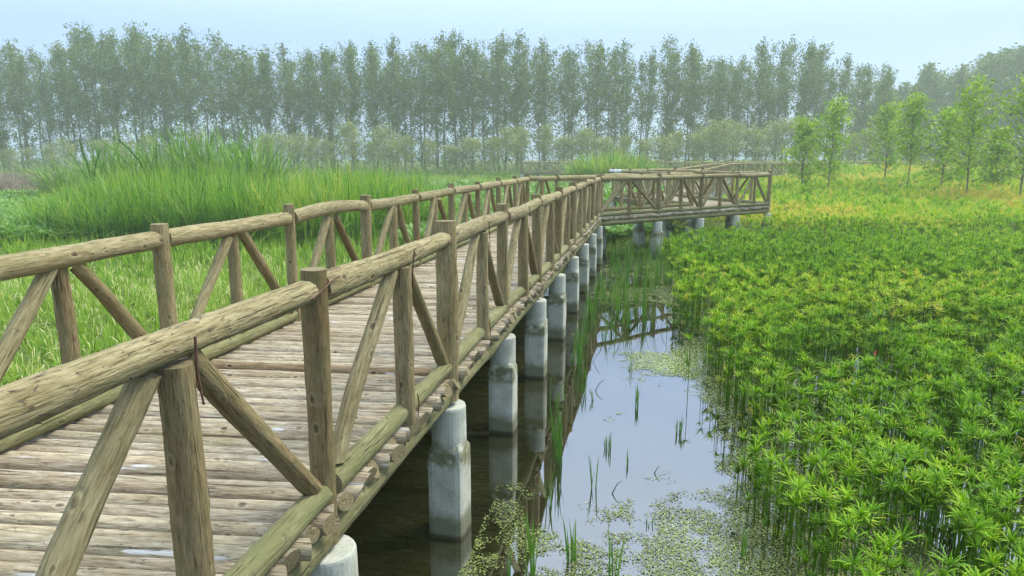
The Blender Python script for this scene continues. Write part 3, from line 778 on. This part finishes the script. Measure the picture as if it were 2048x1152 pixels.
# --- emergent blades standing in the open water
def rush_tufts():
    r = random.Random(11)
    def tuft(n, h):
        V = []; Q = []; T = []
        for k in range(n):
            a = r.uniform(0, 6.283); ln = r.uniform(.0, .16); d = np.array([math.cos(a), math.sin(a), 0]); side = np.array([math.cos(r.uniform(-.6, .6)), math.sin(r.uniform(-.6, .6)), 0])
            L = h*r.uniform(.45, 1.05); p = np.array([r.uniform(-.035, .035), r.uniform(-.035, .035), -.05])
            pts = [p, p+np.array([0, 0, L*.4])+d*ln*L*.3, p+np.array([0, 0, L*.75])+d*ln*L*.65, p+np.array([0, 0, L])+d*ln*L*1.1]
            w = r.uniform(.004, .0065); t = r.uniform(.3, .8)
            blade(pts, [w, w*1.1, w*.8, w*.1], side, V, Q, T, [t-.2, t, t, t+.15])
        return np.array(V), np.array(Q), np.array(T)
    spots = [(1145, 1120, 9, .40, 'tall tuft of pointed green blades at the lower centre edge of the water'), (1225, 1150, 7, .42, 'tuft with one long leaning blade at the bottom edge of the water'),
             (1118, 925, 16, .62, 'dense dark tuft of blades beside the reflection of the piles'), (1185, 978, 5, .34, 'small upright three-bladed tuft alone in open water'),
             (1215, 898, 6, .22, 'thin short tuft in open water nearest the middle'), (1255, 930, 2, .24, 'single thin blade standing in open water'),
             (1358, 868, 8, .30, 'thin tuft of blades near the sedge stand'), (1275, 812, 6, .28, 'thin tuft in open water beyond the floating weed'),
             (1262, 740, 3, .30, 'pair of slim blades between the piles and lime green weed'), (1372, 732, 6, .28, 'slim tuft at the lime green weed mat'), (1490, 1115, 5, .34, 'sparse tuft beside the sedge at the bottom of the water'),
             (1062, 1150, 9, .55, 'leaning blades at the bottom edge near the near pile'), (1018, 1150, 4, .30, 'short blades at the bottom edge left of the water'), (1160, 728, 14, .85, 'tall dense tuft rising beside the third and fourth piles'),
             (1172, 690, 12, .8, 'tall yellowish tuft behind the fourth pile'), (1098, 1010, 4, .4, 'few slim blades in the dark reflection of the railing'), (1295, 1050, 4, .12, 'very short sprout among the floating weed')]
    for (px, py, n, h, lab) in spots:
        g = tuft(n, h*1.15); mb = MB(); mb.add(g[0], Q=g[1], tint=g[2])
        p = at(px, py, 0)
        tag(mb.build('water_rush', M_RUSH, loc=(p.x, p.y, 0)), lab, 'rush', 'rush tufts standing in the pond')
    # dense rushes towards the crossing leg
    mb = MB(); VV = [tuft(8, 1.0) for _ in range(10)]
    n = 420; y = RNG.uniform(11.6, 20.3, n); x = RNG.uniform(1.3, 5.0, n)
    k = (x < bank_x(y)+.3) & (x > -.94+.2122*(y-3.08)+.35) & ((fbm(x*1.3, y*.7) > .47) | (y > 16.8)); x, y = x[k], y[k]
    scatter(mb, VV, x, y, .9, RNG.uniform(.5, 1.0, len(x)), RNG.normal(.1, .15, len(x)), z=0.)
    y = RNG.uniform(6.5, 16, 70); x = -.94+.2122*(y-3.08)+RNG.uniform(.35, 1.0, 70); y = y[:30]; x = x[:30]
    scatter(mb, VV, x, y, .7, RNG.uniform(.35, .8, 30), RNG.normal(.1, .15, 30), z=0.)
    tag(mb.build('rush_bed', M_RUSH), 'green rushes growing in the shallow water before the crossing boardwalk', 'rushes', kind='stuff')
    # withered broken stalks
    mb = MB()
    for _ in range(30):
        y = r.uniform(9, 19); x = -.94+.2122*(y-3.08)+r.uniform(.25, 2.2)
        if x > bank_x(y): continue
        L = r.uniform(.2, .6); a = r.uniform(0, 6.28)
        p0 = np.array([x, y, 0.]); p1 = p0+[.08*math.cos(a), .08*math.sin(a), L*.6]; p2 = p1+[L*.25*math.cos(a), L*.2*math.sin(a), r.uniform(.15, .4)*L]
        V = []; Q = []; T = []; blade([p0, p1, p2], [.004, .004, .002], np.array([1, 0, 0.]), V, Q, T, [.8, .8, .9]); mb.add(V, Q=Q, tint=T)
    tag(mb.build('broken_stalks', M_LOTUS), 'bent withered stalks sticking out of the pond near the piles', 'stalks', kind='stuff')
rush_tufts()

# --- floating pond weed
def weed():
    r = RNG; mb = MB()
    cand = 700000; y = 3.9+16*r.random(cand)**1.6; x = r.uniform(-.9, 6, cand)
    n1 = fbm(x*1.5+4, y*1.5, 3); n2 = fbm(x*6, y*6, 2); bx = bank_x(y)
    right = sstep(-.75, .05, x-bx)            # along the sedge
    near = sstep(6.3, 5.0, y+.15*np.sin(x*3))   # bottom of the picture
    p1 = at(1340, 725, 0); mat1 = np.exp(-(((x-p1.x)/.75)**2+((y-p1.y)/.75)**2))
    p2 = at(1240, 590, 0); mat2 = np.exp(-(((x-p2.x)/1.1)**2+((y-p2.y)/1.0)**2))
    p4 = at(1230, 840, 0); mat4 = np.exp(-(((x-p4.x)/.28)**2+((y-p4.y)/.18)**2))
    p5 = at(1130, 660, 0); mat5 = np.exp(-(((x-p5.x)/.25)**2+((y-p5.y)/.9)**2))
    back = sstep(15.5, 18, y)*.6
    dens = np.clip(.80*right+.72*near+1.2*mat1+.8*mat2+.6*mat4+.5*mat5+back, 0, 1.1)
    k = (r.random(cand) < sstep(-.10, .10, dens*.52+.20-(n1*.45+n2*.55))) & (dens > .08) & (x > -.94+.2122*(y-3.08)+.12+.25*n1) & (x < bx+1.2)
    k &= r.random(cand) < (.3+.7*dens)
    x, y, m1 = x[k], y[k], mat1[k]; n = len(x)
    # small lobed leaves
    a = r.uniform(0, 6.28, n); s_ = r.uniform(.0028, .0075, n)*(1+.08*y); ar = r.uniform(.5, 1, n)
    ang = np.array([0, 1.4, 3.0, 4.6]); 
    cx = np.cos(a[:, None]+ang)*s_[:, None]; cy = np.sin(a[:, None]+ang)*(s_*ar)[:, None]
    X = x[:, None]+cx*r.uniform(.75, 1.2, cx.shape); Y = y[:, None]+cy; Z = .004+r.uniform(0, .006, (n, 4))
    V = np.stack([X, Y, Z], -1).reshape(-1, 3); Q = np.arange(n*4).reshape(n, 4)
    t = np.clip(.5+.35*(fbm(x*2, y*2)-.5)+r.normal(0, .24, n)+.4*m1, 0, 1)
    mb.add(V, Q=Q, tint=np.repeat(t, 4))
    tag(mb.build('pond_weed', M_DUCK), 'speckled green and olive pond weed floating on the water', 'pond weed', kind='stuff')
weed()

# --- floating/bent bits
def bent_stick(px, py, L, lab):
    p = at(px, py, 0); mb = MB()
    add_log(mb, (0, 0, -.02), (L*.35, .02, L*.55), .006, .004, ns=6, nl=4, bend=.004)
    add_log(mb, (L*.35, .02, L*.55), (L*.62, .03, L*.72), .004, .002, ns=6, nl=4, bend=.002)
    tag(mb.build('dead_twig', M_BARKDARK, loc=p), lab, 'twig', 'dead twigs in the pond')
bent_stick(1222, 988, .16, 'small bent dead twig poking out of open water below the thin tufts')
bent_stick(1190, 782, .20, 'thin angled dead twig beside the pile reflections')
bent_stick(1308, 948, .10, 'short curled dead twig in open water near the sedge')

# ------------------------------------------------------------------ trees
def tube(mb, pts, rads, n=6):
    P = [np.array(p, float) for p in pts]; rings = []
    for i, p in enumerate(P):
        d = P[min(i+1, len(P)-1)]-P[max(i-1, 0)]; _, a, b = frame(d)
        th = np.linspace(0, 2*np.pi, n, endpoint=False)
        rings.append(p+rads[i]*(np.cos(th)[:, None]*a+np.sin(th)[:, None]*b))
    V = np.vstack(rings); i = np.arange(len(P)-1)[:, None]*n; j = np.arange(n)[None]; jn = (j+1) % n
    mb.add(V, Q=np.stack([i+j, i+jn, i+n+jn, i+n+j], -1).reshape(-1, 4))
def leaf_cloud(centers, per, spread, size, rng, up=0., tintz=None):
    n = len(centers)*per
    c = np.repeat(np.asarray(centers), per, 0)+rng.normal(0, 1, (n, 3))*np.asarray(spread)
    u = rng.normal(0, 1, (n, 3)); u /= np.linalg.norm(u, axis=1)[:, None]
    w = rng.normal(0, 1, (n, 3)); v = np.cross(u, w); v /= np.linalg.norm(v, axis=1)[:, None]
    s_ = size*rng.uniform(.55, 1.3, n)[:, None]
    V = np.stack([c-u*s_, c-v*s_*.55, c+u*s_, c+v*s_*.55], 1).reshape(-1, 3)
    Q = np.arange(n*4).reshape(n, 4)
    t = np.repeat(rng.normal(.5, .16, len(centers)), per)+rng.normal(0, .12, n)
    return V, Q, np.repeat(np.clip(t, 0, 1), 4)
def poplar(seed, H, crown0, rad, dens=1.0, leaf=.19):
    rng = np.random.default_rng(seed)
    root = empty('poplar_tree'); tr = MB()
    ln = rng.normal(0, .5, 2); zt = np.linspace(0, H*.97, 10)
    tp = np.array([(ln[0]*(z/H)**2+.15*math.sin(z*.45+seed), ln[1]*(z/H)**2+.1*math.sin(z*.6+seed*2), z) for z in zt])
    tube(tr, tp, [.16*(1-.85*z/H)+.012 for z in zt], 7)
    cen = []; nb = int(38*dens)
    for k in range(nb):
        g = (k+.5)/nb; f = crown0+(1-crown0)*g*.93+rng.normal(0, .015); z0 = H*min(f, .95); a = k*2.4+rng.normal(0, .7)
        L = rad*(1.2-.85*g**1.5)*rng.uniform(.45, 1.35)*(.55+.45*min(1, g*4))
        el = rng.uniform(.75, 1.2)
        b = np.array([np.interp(z0, zt, tp[:, 0]), np.interp(z0, zt, tp[:, 1]), z0])
        e = b+np.array([math.cos(a)*math.cos(el)*1.25, math.sin(a)*math.cos(el)*1.25, math.sin(el)])*L*1.5
        m = (b+e)/2+np.array([math.cos(a), math.sin(a), -.4])*L*.15
        tube(tr, [b, m, e], [.04, .025, .008], 4)
        for q in np.arange(.3, 1.08, .7/max(3, L*2.1)):
            if rng.random() < .80: cen.append(b+(e-b)*q+rng.normal(0, .2, 3))
    for k in range(int(34*dens)):                      # thin sprays on the bare stem
        z = H*rng.uniform(.08, crown0+.12); a = rng.uniform(0, 6.28); q = rng.uniform(.1, .8)*rad
        c = np.array([math.cos(a)*q+np.interp(z, zt, tp[:, 0]), math.sin(a)*q+np.interp(z, zt, tp[:, 1]), z])
        cen.append(c)
    for k in range(6): cen.append(np.array([tp[-1][0]+rng.normal(0, .1), tp[-1][1]+rng.normal(0, .1), H*(.94+.017*k)]))
    tr.build('trunk', M_TRUNK, root, smooth=True)
    cr = MB(); V, Q, T = leaf_cloud(cen, 17, (.30, .30, .38), leaf*.95, rng); cr.add(V, Q=Q, tint=T); cr.build('crown', M_POPLAR, root)
    return root
def sapling(seed, H, rad, mat, trunkm, name, leaf=.12, crown0=.3, nb=34, per=16, shape='round', spread=.22, multi=1):
    rng = np.random.default_rng(seed); root = empty(name); tr = MB(); cen = []
    for s_ in range(multi):
        ln = rng.normal(0, .12*H/5, 2)*(1+.8*(multi > 1)); zt = np.linspace(0, H*.95, 7)
        tp = np.array([(ln[0]*(z/H)**1.5+.03*math.sin(z*2+seed), ln[1]*(z/H)**1.5, z) for z in zt])
        tube(tr, tp, [(.045 if shape == 'round' else .026)*H/5*(1-.85*z/H)+.006 for z in zt], 6)
        for k in range(nb//multi):
            f = crown0+(1-crown0)*(k+.5)/(nb//multi); g = (f-crown0)/(1-crown0)
            prof = math.sin(g**.8*math.pi*.9+.25) if shape == 'round' else (1.05-g)**.7*min(1, .45+g*2.2)
            L = rad*((.3+.8*prof)*rng.uniform(.6, 1.2) if shape == 'round' else (.10+1.0*prof)*rng.uniform(.4, 1.35)); a = k*2.4+rng.normal(0, .4); el = rng.uniform(.3, 1.0)
            b = np.array([np.interp(H*f, zt, tp[:, 0]), np.interp(H*f, zt, tp[:, 1]), H*f*.96])
            e = b+np.array([math.cos(a)*math.cos(el), math.sin(a)*math.cos(el), math.sin(el)])*L
            tube(tr, [b, (b+e)/2+np.array([0, 0, -.04]), e], [.014*H/5, .009*H/5, .004], 4)
            for q in (.4, .75, 1.0): cen.append(b+(e-b)*q+rng.normal(0, .06, 3))
    tr.build('trunk', trunkm, root, smooth=True)
    cr = MB(); V, Q, T = leaf_cloud(cen, per, (spread, spread, spread), leaf, rng); cr.add(V, Q=Q, tint=T); cr.build('crown', mat, root)
    return root

def plant_trees():
    r = random.Random(21)
    protos = [poplar(30+i, 20.5, (.34, .26, .42, .30, .38, .22, .33, .40)[i], (2.5, 2.9, 2.2, 3.1, 2.7, 3.2, 2.4, 2.8)[i], (1.0, 1.05, .85, 1.1, .95, 1.15, .9, 1.0)[i]) for i in range(8)]
    used = [False]*8
    rows = ((103, -80, 60, 3.3, 'front row'), (108, -84, 63, 3.4, ''), (113, -88, 66, 3.2, ''))
    # skyline heights by bearing (photo px -> top px)
    sk = [(-60, 85), (40, 78), (88, 90), (112, 150), (132, 75), (180, 48), (230, 58), (290, 60), (330, 85), (380, 68), (430, 75), (500, 88), (590, 92), (660, 82), (740, 78), (800, 92), (870, 78), (910, 75), (960, 95), (1030, 72), (1080, 85), (1140, 95), (1210, 72), (1260, 88), (1330, 85), (1390, 100), (1440, 100), (1500, 95), (1575, 80), (1640, 92), (1700, 110), (1760, 118), (1790, 175)]
    kx = [a for a, b in sk]; ky = [b for a, b in sk]
    for ri, (Y, x0, x1, dx, _) in enumerate(rows):
        x = x0+r.uniform(0, 2)
        while x < x1:
            yy = Y+r.uniform(-1, 1); px = 1024+F*x/(yy*.981)
            top = np.interp(px, kx, ky)+(0 if ri == 0 else 6*ri)+22+r.choice((r.uniform(-18, 6), r.uniform(0, 26)))
            Hn = (EYE-.9)+(313.6-top)/F*yy
            if True:
                i = r.randrange(8)
                o = protos[i] if not used[i] else copy_tree(protos[i]); used[i] = True
                o.location = (x, yy, .75); o.rotation_euler = (0, 0, r.uniform(0, 6.28)); s_ = Hn/20.5; o.scale = (s_*r.uniform(.8, 1.1), s_*r.uniform(.8, 1.1), s_)
                if ri == 0: tag(o, 'tall slender poplar with a bare thin trunk in the front plantation row', 'poplar', 'poplars in the front row of the plantation')
                else: tag(o, 'tall slender poplar showing between the trunks of the front row', 'poplar', 'poplars in the rows behind the front row')
            x += dx*r.uniform(.75, 1.3)
    # lower farther trees at right
    far = [poplar(60+i, 20., .12, 3.6, 1.25, .3) for i in range(3)]; fu = [False]*3
    for ri, Y in enumerate((138, 146, 156)):
        x = 78+ri*3
        while x < 135:
            px = 1024+F*x/(Y*.981); top = np.interp(px, [1780, 1830, 1880, 1930, 1990, 2040, 2100], [190, 150, 165, 135, 112, 118, 110])+r.uniform(-8, 12)
            Hn = (EYE-.7)+(313.6-top)/F*Y
            i = r.randrange(3); o = far[i] if not fu[i] else copy_tree(far[i]); fu[i] = True
            o.location = (x, Y, .7); o.rotation_euler = (0, 0, r.uniform(0, 6.28)); s_ = Hn/20; o.scale = (s_*1.1, s_*1.1, s_)
            tag(o, 'hazy broad poplar of the lower farther group behind the green trees at the right', 'poplar', 'farther poplars at the right end')
            x += r.uniform(4, 6.5)
    # pale saplings
    ps = [sapling(80+i, 4.2, 1.25, M_WILLOW, M_PALETRUNK, 'pale_sapling', leaf=.085, crown0=.42, nb=36, per=15, spread=.19) for i in range(6)]; pu = [False]*6
    spots = []
    x = 530
    while x < 1420:
        spots.append((x+r.uniform(-8, 8), r.uniform(86, 92), r.uniform(258, 282))); x += r.uniform(26, 46)
    for x, t in ((20, 290), (60, 285), (100, 292), (130, 290), (205, 275), (250, 280), (300, 272), (350, 278), (400, 270), (1440, 240), (1472, 234), (1508, 246), (1545, 230), (1588, 234), (1395, 262), (1630, 256), (1700, 262), (1740, 270)):
        spots.append((x, r.uniform(85, 90), t))
    for px, Y, top in spots:
        i = r.randrange(6); o = ps[i] if not pu[i] else copy_tree(ps[i]); pu[i] = True
        Hn = (EYE-.5)+(313.6-top)/F*Y; s_ = Hn/4.2
        o.location = (atY(px, Y), Y, .5); o.rotation_euler = (0, 0, r.uniform(0, 6.28)); o.scale = (s_*r.uniform(.7, 1.3),)*2+(s_*r.uniform(.75, 1.1),)
        if 1425 < px < 1610: tag(o, 'taller pale olive sapling with white trunk, in the group left of the green young trees', 'sapling', 'taller pale saplings before the poplars')
        else: tag(o, 'low pale grey-green sapling in the row at the foot of the poplars', 'sapling', 'pale saplings at the foot of the poplars')
    # young green trees at the right
    yt = [(1608, 46, 240, 1.9, 3, 'small bushy green tree, leftmost of the young trees behind the sedge field'), (1662, 44, 205, 1.9, 2, 'pointed cone-shaped young green tree, second from the left'),
          (1775, 50, 212, 2.3, 2, 'young green tree with a loose crown standing left of the bare-stemmed one'), (1822, 44, 198, 1.7, 1, 'slender young green tree with a long bare stem'),
          (1888, 42, 226, 2.1, 2, 'yellowish young tree leaning against the tallest one'), (1942, 38, 168, 2.1, 2, 'tallest bushy young green tree near the right edge'), (1996, 41, 262, 1.1, 1, 'small dark green tree between the two tallest at the right'),
          (2052, 36, 150, 2.2, 2, 'young green tree cut off by the right edge of the photo'), (1925, 55, 235, 2.0, 2, 'young tree partly hidden behind the tallest bushy one')]
    for i, (px, Y, top, rad, multi, lab) in enumerate(yt):
        g = float(height(np.array([atY(px, Y)]), np.array([float(Y)]))[0])
        H = (EYE-g)+(313.6-top)/F*Y
        o = sapling(120+i, H, rad, M_YOUNG, M_TRUNK, 'young_tree', leaf=.12, crown0=.2 if px not in (1822,) else .36, nb=70, per=8, shape='loose', spread=.19, multi=multi)
        o.location = (atY(px, Y), Y, g-.05); tag(o, lab, 'tree', 'young green trees beyond the sedge field')
    # shrubs at the foot of the trees
    mb = MB(); rng = np.random.default_rng(5)
    n = 900; x = rng.uniform(-80, 75, n); y = rng.uniform(90, 101, n); z = .9+rng.uniform(0, 1, n)*1.9*fbm(x*.15, y*.1)*1.35
    V, Q, T = leaf_cloud(np.column_stack([x, y, z]), 26, (.8, .6, .5), .12, rng); mb.add(V, Q=Q, tint=T)
    tag(mb.build('undergrowth', M_SHRUB), 'pale scrubby undergrowth at the foot of the poplars', 'undergrowth', kind='stuff')
    mb = MB(); n = 320; x = rng.uniform(20, 75, n); y = rng.uniform(70, 86, n); z = 1.5+rng.uniform(0, .9, n)
    V, Q, T = leaf_cloud(np.column_stack([x, y, z]), 24, (.8, .6, .35), .11, rng); mb.add(V, Q=Q, tint=T)
    tag(mb.build('low_shrubbery', M_YOUNG), 'low green shrubbery along the distant walkway behind the sedge field', 'shrubbery', kind='stuff')
    mb = MB(); n = 420; y = rng.uniform(119, 130, n); x = rng.uniform(-.45, .62, n)*y; z = rng.uniform(1, 1, n)+rng.uniform(0, 1, n)*np.interp(x/y, [-.45, -.1, .1], [2.5, 3.5, 7])
    V, Q, T = leaf_cloud(np.column_stack([x, y, z]), 30, (1.2, .8, 1.0), .2, rng); mb.add(V, Q=Q, tint=T)
    tag(mb.build('forest_understorey', M_POPLAR), 'dark understorey filling the gaps between the poplar trunks', 'understorey', kind='stuff')
plant_trees()

# ------------------------------------------------------------------ small litter
def float_ball():
    root = empty('float', at(1009, 350, .45)); tag(root, 'small round white and blue float in the far marsh left of the distant walkway', 'float')
    m1 = plain('white_plastic', (.75, .77, .8), .4, 0, .05); m2 = plain('blue_plastic', (.08, .12, .6), .4, 0, .05)
    def lathe(prof, mat, nm):
        n = 16; th = np.linspace(0, 2*np.pi, n, endpoint=False); V = np.vstack([np.column_stack([np.cos(th)*q, np.sin(th)*q, np.full(n, z)]) for q, z in prof])
        i = np.arange(len(prof)-1)[:, None]*n; j = np.arange(n)[None]; jn = (j+1) % n
        mb = MB(); mb.add(V, Q=np.stack([i+j, i+jn, i+n+jn, i+n+j], -1).reshape(-1, 4)); mb.build(nm, mat, root, smooth=True)
    lathe([(.001, -.25)]+[(.25*math.sin(a), -.25*math.cos(a)) for a in np.linspace(.2, 2.94, 12)]+[(.001, .25)], m1, 'shell')
    lathe([(.252, -.07), (.262, -.05), (.266, 0), (.262, .05), (.252, .07)], m2, 'band')
float_ball()
p = at(1750, 706, .62); mb = MB()
add_log(mb, (0, 0, -.03), (.012, .01, .03), .014, .011, ns=10, nl=5, bend=.003)
tag(mb.build('litter', plain('red_wrapper', (.55, .10, .06), .5), loc=p, smooth=True), 'small crumpled red wrapper caught in the sedge leaves', 'litter')

# ------------------------------------------------------------------ haze, sky, sun, camera
def haze():
    mb = MB(); x0, x1, y0, y1, z0, z1 = -330, 330, -130, 420, -2.2, 30
    V = [(x, y, z) for z in (z0, z1) for (x, y) in ((x0, y0), (x1, y0), (x1, y1), (x0, y1))]
    mb.add(V, Q=[(0, 3, 2, 1), (4, 5, 6, 7), (0, 1, 5, 4), (1, 2, 6, 5), (2, 3, 7, 6), (3, 0, 4, 7)])
    m, nt, out = newmat('haze_air')
    v = nt.nodes.new('ShaderNodeVolumePrincipled'); v.inputs['Color'].default_value = (.84, 1.0, .84, 1); v.inputs['Density'].default_value = HAZE
    v.inputs['Anisotropy'].default_value = .2
    nt.links.new(v.outputs[0], out.inputs['Volume'])
    tag(mb.build('haze', m), 'pale even haze over the marsh', 'haze', kind='stuff')
HAZE = .0018
haze()
W = bpy.data.worlds.new('World'); S.world = W; W.use_nodes = True
nt = W.node_tree; nt.nodes.clear()
sky = nt.nodes.new('ShaderNodeTexSky'); sky.sky_type = 'NISHITA'; sky.sun_disc = False
SUN_EL, SUN_AZ = R(52), R(62)      # azimuth clockwise from +Y (view direction)
sky.sun_elevation = SUN_EL; sky.sun_rotation = SUN_AZ
sky.air_density = 1.0; sky.dust_density = 2.5; sky.ozone_density = 1.5
bg = nt.nodes.new('ShaderNodeBackground'); bg.inputs[1].default_value = .108
wo = nt.nodes.new('ShaderNodeOutputWorld')
mx = nt.nodes.new('ShaderNodeMix'); mx.data_type = 'RGBA'; mx.inputs[0].default_value = .88; mx.inputs[7].default_value = (2.3, 3.15, 4.3, 1)
tc = nt.nodes.new('ShaderNodeTexCoord'); sx = nt.nodes.new('ShaderNodeSeparateXYZ'); nt.links.new(tc.outputs['Generated'], sx.inputs[0])
nt.links.new(ramp(nt, sx.outputs[2], [(0, (1.9, 2.65, 4.3)), (.16, (2.1, 2.95, 4.65)), (.32, (4.3, 5.6, 8.2)), (.6, (5.7, 6.6, 7.7)), (1, (6.3, 7.0, 7.8))]), mx.inputs[7])
nt.links.new(sky.outputs[0], mx.inputs[6]); nt.links.new(mx.outputs[2], bg.inputs[0]); nt.links.new(bg.outputs[0], wo.inputs[0])
sl = bpy.data.lights.new('sun', 'SUN'); sl.energy = 2.0; sl.angle = R(20); sl.color = (1, .94, .80)
so = bpy.data.objects.new('sun', sl); COL.objects.link(so)
dv = Vector((math.sin(SUN_AZ)*math.cos(SUN_EL), math.cos(SUN_AZ)*math.cos(SUN_EL), math.sin(SUN_EL)))
so.rotation_euler = dv.to_track_quat('Z', 'Y').to_euler()
cd = bpy.data.cameras.new('camera'); co = bpy.data.objects.new('camera', cd); COL.objects.link(co)
co.location = (0, 0, EYE); co.rotation_euler = (R(90)-PITCH, 0, 0)
cd.sensor_width = 36; cd.lens = F/2048*36; cd.clip_start = .05; cd.clip_end = 3000
S.camera = co
S.view_settings.view_transform = 'Standard'; S.view_settings.look = 'None'; S.view_settings.gamma = 1; S.view_settings.exposure = 1.25
cy = S.cycles
cy.use_adaptive_sampling = True; cy.adaptive_threshold = .04; cy.adaptive_min_samples = 16
cy.max_bounces = 6; cy.diffuse_bounces = 3; cy.glossy_bounces = 3; cy.transmission_bounces = 3; cy.volume_bounces = 0; cy.transparent_max_bounces = 6
cy.use_denoising = True; cy.caustics_reflective = False; cy.caustics_refractive = False
cy.sample_clamp_indirect = 6
